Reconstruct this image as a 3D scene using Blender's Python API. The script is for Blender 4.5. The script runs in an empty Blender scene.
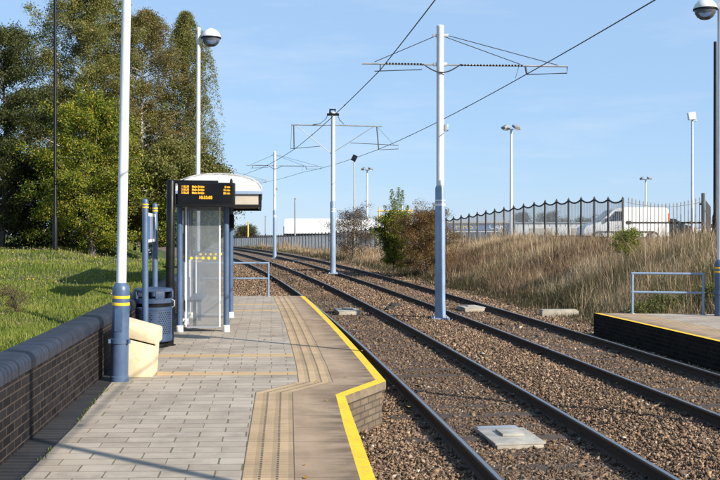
import bpy, bmesh, math, random
import numpy as np
from mathutils import Vector, Matrix
random.seed(7)
rng = np.random.default_rng(11)
scene = bpy.context.scene
COL = scene.collection
pi = math.pi
EYE = 1.78                      # camera height over the platform (platform top is z = 0)

# ------------------------------------------------------------------ site lines
def xc(y):                      # centre line of the nearer track
    t = y - 8.5
    if t > 100: return 1.95 - .108*100 - .00105*1e4 - .318*(t-100)
    if t < -5: return 1.95 + .54 - .026 - .0975*(t+5)
    return 1.95 - .108*t - .00105*t*t
def ss(a, b, v):
    t = min(1, max(0, (v-a)/(b-a))); return t*t*(3-2*t)
def g(y):                       # the line climbs slightly away from the stop
    return .34*ss(14, 90, y)*1.12 if y < 90 else .38
FAR_TRACK = 3.25
ZR, ZB = -.35, -.5              # rail top, ballast
def xw(y):                      # foot of the dark brick wall
    if y <= 26.6: return -2.70 - .089*(y-7.51)
    return min(-4.40, xc(y) - 4.0)
def xf(y):                      # foot of the embankment
    if y < 20.6: return 9.2
    if y < 22.0: return 9.2 + (5.9-9.2)*(y-20.6)/1.4
    if y < 28.5: return 5.9 + (4.75-5.9)*(y-22)/6.5
    return xc(y) + 5.3 + .12
def lerp_tab(tab, v):
    if v <= tab[0][0]: return tab[0][1]
    for (a, b), (c, d) in zip(tab, tab[1:]):
        if v <= c: return b + (d-b)*(v-a)/(c-a)
    return tab[-1][1]
ZC = [(48, 1.15), (54, .85), (60, .5), (70, .05), (80, -.3), (100, -.5), (160, -.8), (400, -11), (2000, -12)]
def fence_x(y): return 11.3 - .314*(y-43)
def far_drop(y): return lerp_tab([(140, 0), (400, -10.5), (2000, -11.5)], y)
def ground_z(x, y):
    w, f = xw(y), xf(y)
    if x < w - .2:
        s = w - .2 - x
        if y < 27: b = .66 + .26*ss(9, 31, y) + .12*ss(0, 5, s)*ss(5, 25, y)
        else:
            k = ss(27, 34, y)
            hard = .66 + .26*ss(9, 31, y) + .12*ss(0, 5, s)
            soft = (ZB+g(y)) + (1.1 - (ZB+g(y)))*ss(0, 4.5, s)*(1-ss(60, 110, y))
            b = hard*(1-k) + soft*k
        b += .05*math.sin(x*1.7+y*.6)*math.sin(y*.9) + .03*math.sin(x*3.1-y*1.3)
        return b + far_drop(y)
    base = ZB + g(y) + far_drop(y)
    if x <= f: return base
    s = x - f
    crest = lerp_tab(ZC, y) + .10*math.sin(x*.9+1)*math.sin(y*.55)
    if 42 < y < 130: crest += (1.0-crest)*ss(1.0, 4.5, x-fence_x(y))*ss(6.0, 12.0, x)
    k = ss(0, 6.4, s)
    return base + (crest-base)*k

# ------------------------------------------------------------------ mesh helpers
def link(o, parent=None):
    COL.objects.link(o)
    if parent is not None: o.parent = parent
    return o
def tag(o, label=None, cat=None, group=None, kind=None):
    if label: o['label'] = label
    if cat: o['category'] = cat
    if group: o['group'] = group
    if kind: o['kind'] = kind
    return o
def thing(name, label, cat, loc=(0, 0, 0), rz=0, group=None):
    o = bpy.data.objects.new(name, None); o.location = loc; o.rotation_euler = (0, 0, rz)
    o.empty_display_size = .2
    link(o); return tag(o, label, cat, group)
def dup(root, loc, rz=None, label=None, scale=None):
    r = root.copy(); COL.objects.link(r); r.location = loc
    if rz is not None: r.rotation_euler = (0, 0, rz)
    if scale is not None: r.scale = scale
    if label: r['label'] = label
    for ch in list(root.children):
        c = ch.copy(); COL.objects.link(c); c.parent = r
        for gch in list(ch.children):
            d = gch.copy(); COL.objects.link(d); d.parent = c
    return r

class MB:
    def __init__(s): s.v = []; s.f = []; s.m = []; s.uv = None
    def add(s, vs, fs, mi=0):
        o = len(s.v); s.v += [tuple(p) for p in vs]
        for q in fs: s.f.append(tuple(i+o for i in q)); s.m.append(mi)
        return s
    def box(s, c, d, rz=0, mi=0, M=None):
        cx, cy, cz = c; a, b, h = d[0]/2, d[1]/2, d[2]/2
        P = [(-a,-b,-h),(a,-b,-h),(a,b,-h),(-a,b,-h),(-a,-b,h),(a,-b,h),(a,b,h),(-a,b,h)]
        if M is not None: P = [tuple(M @ Vector(p)) for p in P]
        co, si = math.cos(rz), math.sin(rz)
        P = [(cx+x*co-y*si, cy+x*si+y*co, cz+z) for x, y, z in P]
        return s.add(P, [(0,3,2,1),(4,5,6,7),(0,1,5,4),(1,2,6,5),(2,3,7,6),(3,0,4,7)], mi)
    def tube(s, pts, r, n=8, mi=0, caps=True):
        pts = [Vector(p) for p in pts]; k = len(pts)
        rs = r if isinstance(r, (list, tuple)) else [r]*k
        o = len(s.v); up = None
        for i, p in enumerate(pts):
            t = (pts[min(i+1, k-1)] - pts[max(i-1, 0)]).normalized()
            if up is None:
                up = Vector((0, 0, 1)) if abs(t.z) < .9 else Vector((0, 1, 0))
            a = t.cross(up).normalized(); b = a.cross(t).normalized()
            if abs(t.z) <= .9: up = Vector((0, 0, 1))
            else: up = b
            for j in range(n):
                an = 2*pi*j/n
                s.v.append(tuple(p + (a*math.cos(an) + b*math.sin(an))*rs[i]))
        for i in range(k-1):
            for j in range(n):
                j2 = (j+1) % n
                s.f.append((o+i*n+j, o+i*n+j2, o+(i+1)*n+j2, o+(i+1)*n+j)); s.m.append(mi)
        if caps:
            s.f.append(tuple(o+j for j in range(n))[::-1]); s.m.append(mi)
            s.f.append(tuple(o+(k-1)*n+j for j in range(n))); s.m.append(mi)
        return s
    def lathe(s, prof, c=(0, 0, 0), n=24, mi=0):      # prof: (r, z) from bottom to top
        o = len(s.v)
        for r, z in prof:
            for j in range(n):
                a = 2*pi*j/n; s.v.append((c[0]+r*math.cos(a), c[1]+r*math.sin(a), c[2]+z))
        for i in range(len(prof)-1):
            for j in range(n):
                j2 = (j+1) % n
                s.f.append((o+i*n+j, o+i*n+j2, o+(i+1)*n+j2, o+(i+1)*n+j)); s.m.append(mi)
        s.f.append(tuple(o+j for j in range(n))[::-1]); s.m.append(mi)
        e = o+(len(prof)-1)*n
        s.f.append(tuple(e+j for j in range(n))); s.m.append(mi)
        return s
    def prism(s, poly, y0, y1, mi=0):                  # poly in (x, z), extruded along y
        n = len(poly)
        P = [(x, y0, z) for x, z in poly] + [(x, y1, z) for x, z in poly]
        F = [tuple(range(n)), tuple(range(2*n-1, n-1, -1))]
        F += [(i, n+i, n+(i+1) % n, (i+1) % n) for i in range(n)]
        return s.add(P, F, mi)
    def build(s, name, mat, parent=None, smooth=True, bevel=0, ang=35):
        me = bpy.data.meshes.new(name); me.from_pydata(s.v, [], s.f)
        mats = mat if isinstance(mat, (list, tuple)) else [mat]
        for m in mats: me.materials.append(m)
        if len(mats) > 1: me.polygons.foreach_set('material_index', s.m)
        if s.uv is not None:
            l = me.uv_layers.new(name='UVMap')
            for lp in me.loops: l.data[lp.index].uv = s.uv[lp.vertex_index]
        bm = bmesh.new(); bm.from_mesh(me); bmesh.ops.recalc_face_normals(bm, faces=bm.faces)
        if bevel:
            es = [e for e in bm.edges if len(e.link_faces) == 2 and e.calc_face_angle(0) > .6]
            bmesh.ops.bevel(bm, geom=es, offset=bevel, segments=2, profile=.6, affect='EDGES')
        if smooth:
            for f in bm.faces: f.smooth = True
            for e in bm.edges:
                if len(e.link_faces) == 2 and e.calc_face_angle(0) > math.radians(ang): e.smooth = False
        bm.to_mesh(me); bm.free()
        return link(bpy.data.objects.new(name, me), parent)

def np_mesh(name, V, F, mat, col=None, parent=None, smooth=False):
    me = bpy.data.meshes.new(name)
    V = np.ascontiguousarray(V, dtype=np.float32); F = np.ascontiguousarray(F, dtype=np.int32)
    k = F.shape[1]
    me.vertices.add(len(V)); me.vertices.foreach_set('co', V.ravel())
    me.loops.add(F.size); me.loops.foreach_set('vertex_index', F.ravel())
    me.polygons.add(len(F)); me.polygons.foreach_set('loop_start', np.arange(0, F.size, k, dtype=np.int32))
    me.update(calc_edges=True)
    if col is not None:
        a = me.attributes.new('col', 'FLOAT_COLOR', 'POINT')
        C = np.ones((len(V), 4), dtype=np.float32); C[:, :3] = col
        a.data.foreach_set('color', C.ravel())
    if smooth: me.polygons.foreach_set('use_smooth', np.ones(len(F), dtype=bool))
    me.materials.append(mat)
    return link(bpy.data.objects.new(name, me), parent)

# ------------------------------------------------------------------ materials
class NT:
    def __init__(s, name):
        s.mat = bpy.data.materials.new(name); s.mat.use_nodes = True
        s.t = s.mat.node_tree; s.t.nodes.clear()
        s.out = s.t.nodes.new('ShaderNodeOutputMaterial')
    def n(s, typ, **kw):
        nd = s.t.nodes.new(typ)
        for k, v in kw.items():
            if k.startswith('i_'): s.set(nd.inputs[k[2:].replace('_', ' ')], v)
            else: setattr(nd, k, v)
        return nd
    def set(s, sock, v):
        if isinstance(v, bpy.types.NodeSocket): s.t.links.new(v, sock)
        elif isinstance(v, (tuple, list)) and len(v) == 3 and sock.type == 'RGBA': sock.default_value = (*v, 1)
        else: sock.default_value = v
    def math(s, op, a, b=None, c=None):
        nd = s.t.nodes.new('ShaderNodeMath'); nd.operation = op
        s.set(nd.inputs[0], a)
        if b is not None: s.set(nd.inputs[1], b)
        if c is not None: s.set(nd.inputs[2], c)
        return nd.outputs[0]
    def mix(s, f, a, b, blend='MIX'):
        nd = s.t.nodes.new('ShaderNodeMix'); nd.data_type = 'RGBA'; nd.blend_type = blend
        s.set(nd.inputs['Factor'], f); s.set(nd.inputs[6], a); s.set(nd.inputs[7], b)
        return nd.outputs[2]
    def noise(s, vec, scale, detail=4, rough=.55):
        nd = s.n('ShaderNodeTexNoise'); nd.inputs['Scale'].default_value = scale
        nd.inputs['Detail'].default_value = detail; nd.inputs['Roughness'].default_value = rough
        if vec is not None: s.t.links.new(vec, nd.inputs['Vector'])
        return nd.outputs['Fac']
    def ramp(s, f, stops):
        nd = s.t.nodes.new('ShaderNodeValToRGB'); s.set(nd.inputs[0], f)
        e = nd.color_ramp.elements
        while len(e) < len(stops): e.new(.5)
        for i, (p, c) in enumerate(stops):
            e[i].position = p; e[i].color = (c, c, c, 1) if isinstance(c, (int, float)) else (*c, 1)
        return nd.outputs[0]
    def bump(s, h, strength=.3, dist=.01):
        nd = s.n('ShaderNodeBump'); nd.inputs['Strength'].default_value = strength
        nd.inputs['Distance'].default_value = dist; s.t.links.new(h, nd.inputs['Height'])
        return nd.outputs[0]
    def bsdf(s, col, rough=.6, metal=0, normal=None, spec=.5, **kw):
        b = s.n('ShaderNodeBsdfPrincipled'); s.set(b.inputs['Base Color'], col)
        s.set(b.inputs['Roughness'], rough); s.set(b.inputs['Metallic'], metal)
        b.inputs['Specular IOR Level'].default_value = spec
        if normal is not None: s.t.links.new(normal, b.inputs['Normal'])
        s.t.links.new(b.outputs[0], s.out.inputs[0]); return b
    def pos(s): return s.n('ShaderNodeNewGeometry').outputs['Position']
    def obj(s): return s.n('ShaderNodeTexCoord').outputs['Object']
    def uv(s): return s.n('ShaderNodeTexCoord').outputs['UV']

def paint(name, col, rough=.45, metal=0, var=.18, scale=6, bump=.08, dirt=None, spec=.5):
    t = NT(name); p = t.pos()
    nz = t.noise(p, scale, 5, .65); f = t.ramp(nz, [(.3, 1-var), (.7, 1+var*.4)])
    c = t.mix(1.0, col, f, 'MULTIPLY')
    if dirt:
        d = t.ramp(t.noise(p, scale*2.7, 6, .7), [(.52, 0), (.72, 1)])
        c = t.mix(t.math('MULTIPLY', d, .5), c, dirt)
    t.bsdf(c, t.ramp(nz, [(.3, max(.05, rough-.08)), (.7, min(1, rough+.12))]), metal, t.bump(t.noise(p, scale*8, 3), bump, .004), spec)
    return t.mat

M = {}
M['blue'] = paint('blue_paint', (.058, .098, .178), .38, 0, .22, 3, .06, (.10, .13, .17))
M['binblue'] = paint('bin_blue_plastic', (.034, .060, .115), .5, 0, .25, 5, .08, (.09, .10, .11), .3)
M['mastblue'] = paint('mast_blue_paint', (.20, .275, .39), .42, 0, .15, 2.5, .05, (.14, .16, .18))
M['white'] = paint('white_paint', (.60, .61, .635), .4, 0, .12, 3, .04, (.5, .49, .46))
M['black'] = paint('black_paint', (.006, .0065, .008), .4, 0, .3, 4, .05, None, .2)
M['dark'] = paint('dark_frame', (.009, .010, .013), .5, 0, .3, 4, .05, None, .15)
M['yellow'] = paint('yellow_band', (.78, .47, .02), .5, 0, .12, 9, .05)
M['cream'] = paint('cream_plastic', (.66, .55, .36), .5, 0, .16, 3, .10, (.40, .29, .14))
M['galv'] = paint('galvanised_steel', (.42, .43, .44), .45, .6, .2, 5, .05)
M['wire'] = paint('wire_metal', (.045, .043, .045), .5, .3, .2, 3, 0)
M['rust'] = paint('rusty_steel', (.05, .032, .022), .8, .2, .4, 14, .3, (.11, .06, .03))
M['concrete'] = paint('concrete', (.36, .32, .26), .85, 0, .3, 7, .3, (.16, .13, .10))
M['nosing'] = paint('stained_nosing_concrete', (.20, .155, .11), .9, 0, .35, 6, .35, (.07, .055, .035), .2)
M['paleconc'] = paint('pale_concrete', (.34, .32, .285), .8, 0, .35, 5, .25, (.17, .14, .11))
M['timber'] = paint('sleeper_concrete', (.062, .042, .030), .9, 0, .4, 9, .4, (.035, .024, .018))
M['fence'] = paint('dark_fence_metal', (.030, .028, .027), .6, .1, .3, 3, .1, (.12, .07, .04))
M['infill'] = paint('galvanised_infill', (.15, .175, .21), .5, .2, .2, 3, .05)
M['pale'] = paint('weathered_pale', (.22, .19, .17), .6, .2, .3, 3, .1, (.2, .1, .05))
M['yellowsteel'] = paint('yellow_steel', (.66, .42, .08), .5, 0, .15, 3, .05)
M['paper'] = paint('notice_paper', (.72, .73, .74), .5, 0, .08, 8, 0)
M['tyre'] = paint('tyre_rubber', (.02, .02, .021), .85, 0, .2, 20, .1)
M['carwhite'] = paint('vehicle_white', (.66, .66, .665), .25, 0, .05, 2, 0)
M['carblack'] = paint('vehicle_black', (.018, .019, .022), .2, 0, .1, 2, 0)
M['orange'] = paint('orange_lens', (.75, .22, .03), .25, 0, .05, 4, 0)
M['clad'] = paint('white_cladding', (.62, .63, .64), .5, 0, .10, .6, .02)
M['cladgrey'] = paint('grey_cladding', (.22, .24, .27), .5, 0, .1, .8, .02)
M['fascia'] = paint('blue_fascia', (.05, .13, .32), .5, 0, .1, 1, .02)
M['beige'] = paint('beige_panel', (.42, .37, .30), .5, 0, .12, 3, .03)
M['socks'] = paint('white_base_paint', (.78, .78, .77), .6, 0, .15, 12, .1, (.5, .45, .4))
M['roofwhite'] = paint('white_roof_sheet', (.60, .60, .60), .4, 0, .08, 2, .02)

def glass(name, tint, dif, fd, rough=.05):
    t = NT(name); tr = t.n('ShaderNodeBsdfTransparent'); tr.inputs[0].default_value = (*tint, 1)
    d = t.n('ShaderNodeBsdfDiffuse'); t.set(d.inputs[0], dif)
    nz = t.noise(t.pos(), 5, 5, .7)
    m = t.n('ShaderNodeMixShader'); t.set(m.inputs[0], t.math('MULTIPLY', t.ramp(nz, [(.3, .7), (.7, 1.2)]), fd))
    t.t.links.new(tr.outputs[0], m.inputs[1]); t.t.links.new(d.outputs[0], m.inputs[2])
    gl = t.n('ShaderNodeBsdfGlossy'); gl.inputs['Roughness'].default_value = rough
    fr = t.n('ShaderNodeFresnel'); fr.inputs[0].default_value = 1.45
    m2 = t.n('ShaderNodeMixShader'); t.t.links.new(fr.outputs[0], m2.inputs[0])
    t.t.links.new(m.outputs[0], m2.inputs[1]); t.t.links.new(gl.outputs[0], m2.inputs[2])
    t.t.links.new(m2.outputs[0], t.out.inputs[0]); return t.mat
M['glass'] = glass('shelter_glass', (.86, .88, .90), (.40, .43, .46), .24)
M['bowl'] = glass('lamp_bowl_glass', (.55, .60, .68), (.30, .34, .40), .30)
M['carglass'] = paint('vehicle_glass', (.03, .035, .045), .06, 0, .1, 2, 0)
M['dots'] = paint('yellow_vinyl', (.85, .50, .01), .5, 0, .04, 9, 0)

def emis(name, col, st):
    t = NT(name); e = t.n('ShaderNodeEmission'); t.set(e.inputs[0], col); e.inputs[1].default_value = st
    t.t.links.new(e.outputs[0], t.out.inputs[0]); return t.mat
M['amber'] = emis('amber_leds', (1, .40, .03), 1.6)

def leafmat(name, trans=.35, rough=.55):
    t = NT(name); a = t.n('ShaderNodeAttribute', attribute_name='col')
    b = t.n('ShaderNodeBsdfPrincipled'); t.set(b.inputs['Base Color'], a.outputs['Color'])
    b.inputs['Roughness'].default_value = rough; b.inputs['Specular IOR Level'].default_value = .3
    tl = t.n('ShaderNodeBsdfTranslucent'); t.set(tl.inputs[0], a.outputs['Color'])
    m = t.n('ShaderNodeMixShader'); m.inputs[0].default_value = trans
    t.t.links.new(b.outputs[0], m.inputs[1]); t.t.links.new(tl.outputs[0], m.inputs[2])
    t.t.links.new(m.outputs[0], t.out.inputs[0]); return t.mat
M['leaf'] = leafmat('leaves', .42, .5); M['blade'] = leafmat('grass_blades', .3, .6)
M['stone'] = leafmat('ballast_stone', 0, .85)
t = NT('bark'); p = t.obj()
t.bsdf(t.ramp(t.noise(p, 4, 6, .7), [(.35, (.035, .028, .022)), (.55, (.12, .10, .085)), (.75, (.2, .18, .16))]), .9, 0, t.bump(t.noise(p, 20), .4, .02)); M['bark'] = t.mat
t = NT('birch_bark'); p = t.obj(); mp = t.n('ShaderNodeMapping'); mp.inputs['Scale'].default_value = (2, 2, 9); t.t.links.new(p, mp.inputs[0])
t.bsdf(t.ramp(t.noise(mp.outputs[0], 2.2, 6, .7), [(.40, (.03, .027, .025)), (.5, (.42, .40, .37)), (.8, (.55, .53, .5))]), .7, 0, t.bump(t.noise(p, 20), .3, .02)); M['birch'] = t.mat

# rail: polished running band and rusty sides
t = NT('rail_running_surface'); p = t.pos()
t.bsdf((.40, .37, .345), t.ramp(t.noise(p, 12, 4), [(.3, .28), (.7, .45)]), 1.0); M['railtop'] = t.mat

# paving slabs 400 x 200 mm laid half-bond; uv in metres
def slab_material():
    t = NT('paving_slabs'); sp = t.n('ShaderNodeSeparateXYZ'); t.t.links.new(t.uv(), sp.inputs[0])
    u, v = sp.outputs[0], sp.outputs[1]
    row = t.math('FLOOR', t.math('DIVIDE', v, .2))
    par = t.math('MODULO', t.math('ADD', row, 1000), 2)
    jit = t.n('ShaderNodeTexWhiteNoise', noise_dimensions='1D'); t.set(jit.inputs['W'], row)
    uu = t.math('ADD', t.math('DIVIDE', u, .4), t.math('ADD', t.math('MULTIPLY', par, .5), t.math('MULTIPLY', jit.outputs['Value'], .06)))
    colm = t.math('FLOOR', uu); fu = t.math('FRACT', uu); fv = t.math('FRACT', t.math('DIVIDE', v, .2))
    cmb = t.n('ShaderNodeCombineXYZ'); t.set(cmb.inputs[0], row); t.set(cmb.inputs[1], colm)
    wn = t.n('ShaderNodeTexWhiteNoise', noise_dimensions='3D'); t.t.links.new(cmb.outputs[0], wn.inputs['Vector'])
    p = t.pos()
    wob = t.math('MULTIPLY', t.math('SUBTRACT', t.noise(p, 30, 3), .5), .03)
    # vertical joints: wide and mossy, horizontals hair-thin
    du = t.math('ADD', t.math('MINIMUM', fu, t.math('SUBTRACT', 1, fu)), wob)
    dv = t.math('ADD', t.math('MINIMUM', fv, t.math('SUBTRACT', 1, fv)), wob)
    wn2 = t.n('ShaderNodeTexWhiteNoise', noise_dimensions='3D')
    cm2 = t.n('ShaderNodeCombineXYZ'); t.set(cm2.inputs[0], row); t.set(cm2.inputs[1], t.math('FLOOR', t.math('ADD', uu, .5))); cm2.inputs[2].default_value = 7
    t.t.links.new(cm2.outputs[0], wn2.inputs['Vector'])
    jw = t.math('MULTIPLY_ADD', wn2.outputs['Value'], .014, .008)
    jv = t.math('LESS_THAN', du, jw)
    hw = t.math('MULTIPLY_ADD', t.noise(p, 3.1, 2), .055, .010)
    jh = t.math('LESS_THAN', dv, hw)
    base = t.ramp(wn.outputs['Value'], [(0, (.315, .262, .208)), (.5, (.36, .304, .244)), (1, (.395, .336, .272))])
    st = t.ramp(t.noise(p, 1.7, 7, .72), [(.30, .66), (.52, 1.0), (.8, 1.10)])
    base = t.mix(1, base, st, 'MULTIPLY')
    gr = t.ramp(t.noise(p, 160, 2, .8), [(.3, .80), (.7, 1.16)]); base = t.mix(1, base, gr, 'MULTIPLY')
    spots = t.ramp(t.noise(p, 9, 3, .5), [(.70, 0), (.76, 1)]); base = t.mix(t.math('MULTIPLY', spots, .35), base, (.14, .12, .10))
    gum = t.ramp(t.noise(p, 23, 1, .4), [(.77, 0), (.79, 1)]); base = t.mix(t.math('MULTIPLY', gum, .4), base, (.50, .46, .42))
    drt = t.ramp(t.noise(p, .55, 6, .75), [(.50, 0), (.68, 1)]); base = t.mix(t.math('MULTIPLY', drt, .42), base, (.17, .138, .105))
    # buff door-zone lines, one slab row each
    for lo, hi in ((12.22, 12.50), (13.96, 14.28), (21.7, 22.1), (23.5, 23.9)):
        inb = t.math('MULTIPLY', t.math('GREATER_THAN', v, lo), t.math('LESS_THAN', v, hi))
        base = t.mix(t.math('MULTIPLY', inb, .85), base, (.47, .31, .15))
    moss = t.ramp(t.noise(p, 2.3, 4, .6), [(.42, (.095, .075, .055)), (.6, (.085, .095, .028))])
    c = t.mix(t.math('MULTIPLY', jh, .72), base, (.135, .112, .088)); c = t.mix(t.math('MULTIPLY', jv, .85), c, moss)
    h = t.math('SUBTRACT', t.math('MULTIPLY', wn.outputs['Value'], .3), t.math('MAXIMUM', jv, t.math('MULTIPLY', jh, .7)))
    h = t.math('ADD', h, t.math('MULTIPLY', t.noise(p, 60, 4), .25))
    t.bsdf(c, .82, 0, t.bump(h, .5, .006), .35); return t.mat
M['slab'] = slab_material()

def tactile_material():
    t = NT('tactile_paving'); sp = t.n('ShaderNodeSeparateXYZ'); t.t.links.new(t.uv(), sp.inputs[0])
    u, v = sp.outputs[0], sp.outputs[1]; p = t.pos()
    a = t.math('MULTIPLY', u, 3.0); fa = t.math('FRACT', a)
    rib = t.math('LESS_THAN', t.math('ABSOLUTE', t.math('SUBTRACT', fa, .36)), .27)
    line = t.math('GREATER_THAN', t.math('ABSOLUTE', t.math('SUBTRACT', fa, .5)), .435)
    dash = t.math('LESS_THAN', t.math('FRACT', t.math('DIVIDE', v, .066)), .62)
    fv = t.math('FRACT', t.math('DIVIDE', v, .4)); tile = t.math('LESS_THAN', fv, .022)
    fine = t.math('LESS_THAN', t.math('FRACT', t.math('DIVIDE', v, .08)), .16)
    base = t.mix(rib, (.37, .262, .155), (.46, .325, .185))
    wn = t.n('ShaderNodeTexWhiteNoise', noise_dimensions='1D'); t.set(wn.inputs['W'], t.math('FLOOR', t.math('DIVIDE', v, .4)))
    base = t.mix(1, base, t.ramp(wn.outputs['Value'], [(0, .86), (1, 1.06)]), 'MULTIPLY')
    base = t.mix(1, base, t.ramp(t.noise(p, 2.2, 6, .65), [(.3, .74), (.7, 1.1)]), 'MULTIPLY')
    base = t.mix(1, base, t.ramp(t.noise(p, 140, 2, .8), [(.3, .85), (.7, 1.12)]), 'MULTIPLY')
    c = t.mix(t.math('MULTIPLY', t.math('MULTIPLY', line, dash), .95), base, (.07, .055, .04))
    edg = t.math('GREATER_THAN', t.math('ABSOLUTE', t.math('SUBTRACT', u, .5)), .482); c = t.mix(t.math('MULTIPLY', edg, .9), c, (.05, .045, .03))
    c = t.mix(t.math('MULTIPLY', t.math('MAXIMUM', tile, t.math('MULTIPLY', fine, .55)), .6), c, (.11, .085, .055))
    h = t.math('SUBTRACT', t.math('MULTIPLY', rib, .8), t.math('MAXIMUM', line, tile))
    t.bsdf(c, .8, 0, t.bump(h, .5, .006), .35); return t.mat
M['tactile'] = tactile_material()

def kerb_material():
    t = NT('platform_edge_concrete'); sp = t.n('ShaderNodeSeparateXYZ'); t.t.links.new(t.uv(), sp.inputs[0])
    u, v = sp.outputs[0], sp.outputs[1]; p = t.pos()
    c = t.ramp(t.noise(p, 1.6, 6, .65), [(.3, (.23, .158, .10)), (.55, (.33, .238, .158)), (.8, (.39, .29, .20))])
    # tyre-dark oily stains near the platform edge
    mp = t.n('ShaderNodeMapping'); mp.inputs['Scale'].default_value = (1.2, 3.5, 1); t.t.links.new(p, mp.inputs[0])
    edge = t.ramp(u, [(.30, 0), (.90, 1)])
    stn = t.math('MULTIPLY', edge, t.ramp(t.noise(mp.outputs[0], 1.5, 6, .7), [(.36, 0), (.58, 1)]))
    c = t.mix(t.math('MULTIPLY', stn, .75), c, (.085, .058, .038))
    c = t.mix(1, c, t.ramp(t.noise(p, 150, 2, .8), [(.3, .82), (.7, 1.15)]), 'MULTIPLY')
    j = t.math('LESS_THAN', t.math('FRACT', t.math('DIVIDE', v, .6)), .022)
    c = t.mix(t.math('MULTIPLY', j, .65), c, (.09, .07, .05))
    t.bsdf(c, .85, 0, t.bump(t.noise(p, 70, 4), .25, .005), .3); return t.mat
M['kerb'] = kerb_material()
t = NT('yellow_edge_paint'); p = t.pos()
wear = t.ramp(t.noise(p, 13, 7, .8), [(.52, 0), (.64, 1)])
c = t.mix(t.math('MULTIPLY', wear, .6), t.mix(1, (.86, .51, .008), t.ramp(t.noise(p, 3, 5, .6), [(.3, .84), (.7, 1.04)]), 'MULTIPLY'), (.30, .22, .12))
t.bsdf(c, .65, 0, t.bump(t.noise(p, 60), .2, .004), .35); M['edgeyellow'] = t.mat

def brick_material(name, c1, c2, mort, bw=.225, bh=.075, ms=.010, rough=.55, off=.5, spec=.4):
    t = NT(name); b = t.n('ShaderNodeTexBrick'); t.t.links.new(t.uv(), b.inputs['Vector']); b.offset = off
    for k, v in (('Scale', 1), ('Mortar Size', ms), ('Mortar Smooth', .1), ('Bias', 0), ('Brick Width', bw), ('Row Height', bh)): b.inputs[k].default_value = v
    t.set(b.inputs['Color1'], c1); t.set(b.inputs['Color2'], c2); t.set(b.inputs['Mortar'], mort)
    p = t.pos()
    c = t.mix(1, b.outputs['Color'], t.ramp(t.noise(p, 4, 6, .7), [(.3, .65), (.7, 1.15)]), 'MULTIPLY')
    c = t.mix(t.math('MULTIPLY', t.ramp(t.noise(p, 2.5, 5, .7), [(.60, 0), (.78, 1)]), .16), c, (.17, .145, .12))
    h = t.math('SUBTRACT', t.math('MULTIPLY', t.noise(p, 50, 3), .3), b.outputs['Fac'])
    t.bsdf(c, rough, 0, t.bump(h, .6, .006), spec); return t.mat
M['wallbrick'] = brick_material('dark_engineering_brick', (.0085, .0078, .0100), (.021, .0185, .0205), (.062, .049, .039), ms=.0062, rough=.75, spec=.12)
M['coping'] = brick_material('blue_bullnose_brick', (.009, .0125, .025), (.024, .032, .055), (.046, .047, .055), .11, 5, .009, .5, spec=.25)
M['channel'] = brick_material('dark_channel_brick', (.018, .018, .021), (.032, .031, .035), (.055, .048, .04), .105, 5, .010, .6)
M['darkface'] = brick_material('shaded_platform_face', (.010, .0085, .0075), (.020, .0165, .014), (.032, .027, .022), .215, .075, .008, .9, spec=.1)  # near-black brick, the shade on the track-side face put into its colour
M['facebrick'] = brick_material('platform_face_brick', (.12, .088, .06), (.17, .13, .09), (.075, .06, .045), .215, .075, .010, .85)

# ground sheet: ballast / green turf / straw soil / asphalt blended by an attribute
def ground_material():
    t = NT('ground_surfaces'); a = t.n('ShaderNodeAttribute', attribute_name='col')
    sp = t.n('ShaderNodeSeparateColor'); t.t.links.new(a.outputs['Color'], sp.inputs[0])
    p = t.pos()
    vo = t.n('ShaderNodeTexVoronoi'); vo.inputs['Scale'].default_value = 17; t.t.links.new(p, vo.inputs['Vector'])
    cell = t.n('ShaderNodeSeparateColor'); t.t.links.new(vo.outputs['Color'], cell.inputs[0])
    ball = t.ramp(cell.outputs[0], [(0, (.045, .030, .020)), (.35, (.125, .080, .050)), (.7, (.20, .132, .085)), (1, (.31, .225, .16))])
    ball = t.mix(1, ball, t.ramp(t.noise(p, .8, 5, .6), [(.3, .72), (.7, 1.15)]), 'MULTIPLY')
    n1 = t.noise(p, 5, 6, .7)
    turf = t.ramp(n1, [(.3, (.028, .040, .010)), (.6, (.065, .085, .02)), (.8, (.12, .11, .04))])
    straw = t.ramp(n1, [(.3, (.05, .042, .022)), (.6, (.13, .10, .06)), (.8, (.22, .17, .10))])
    asph = t.ramp(t.noise(p, 20, 5, .7), [(.3, (.05, .05, .05)), (.7, (.085, .082, .08))])
    c = t.mix(sp.outputs[0], asph, ball); c = t.mix(sp.outputs[1], c, turf); c = t.mix(sp.outputs[2], c, straw)
    h = t.math('ADD', t.math('MULTIPLY', vo.outputs['Distance'], -1.5), t.noise(p, 40, 4))
    t.bsdf(c, .9, 0, t.bump(h, .7, .02), .2); return t.mat
M['ground'] = ground_material()

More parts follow.
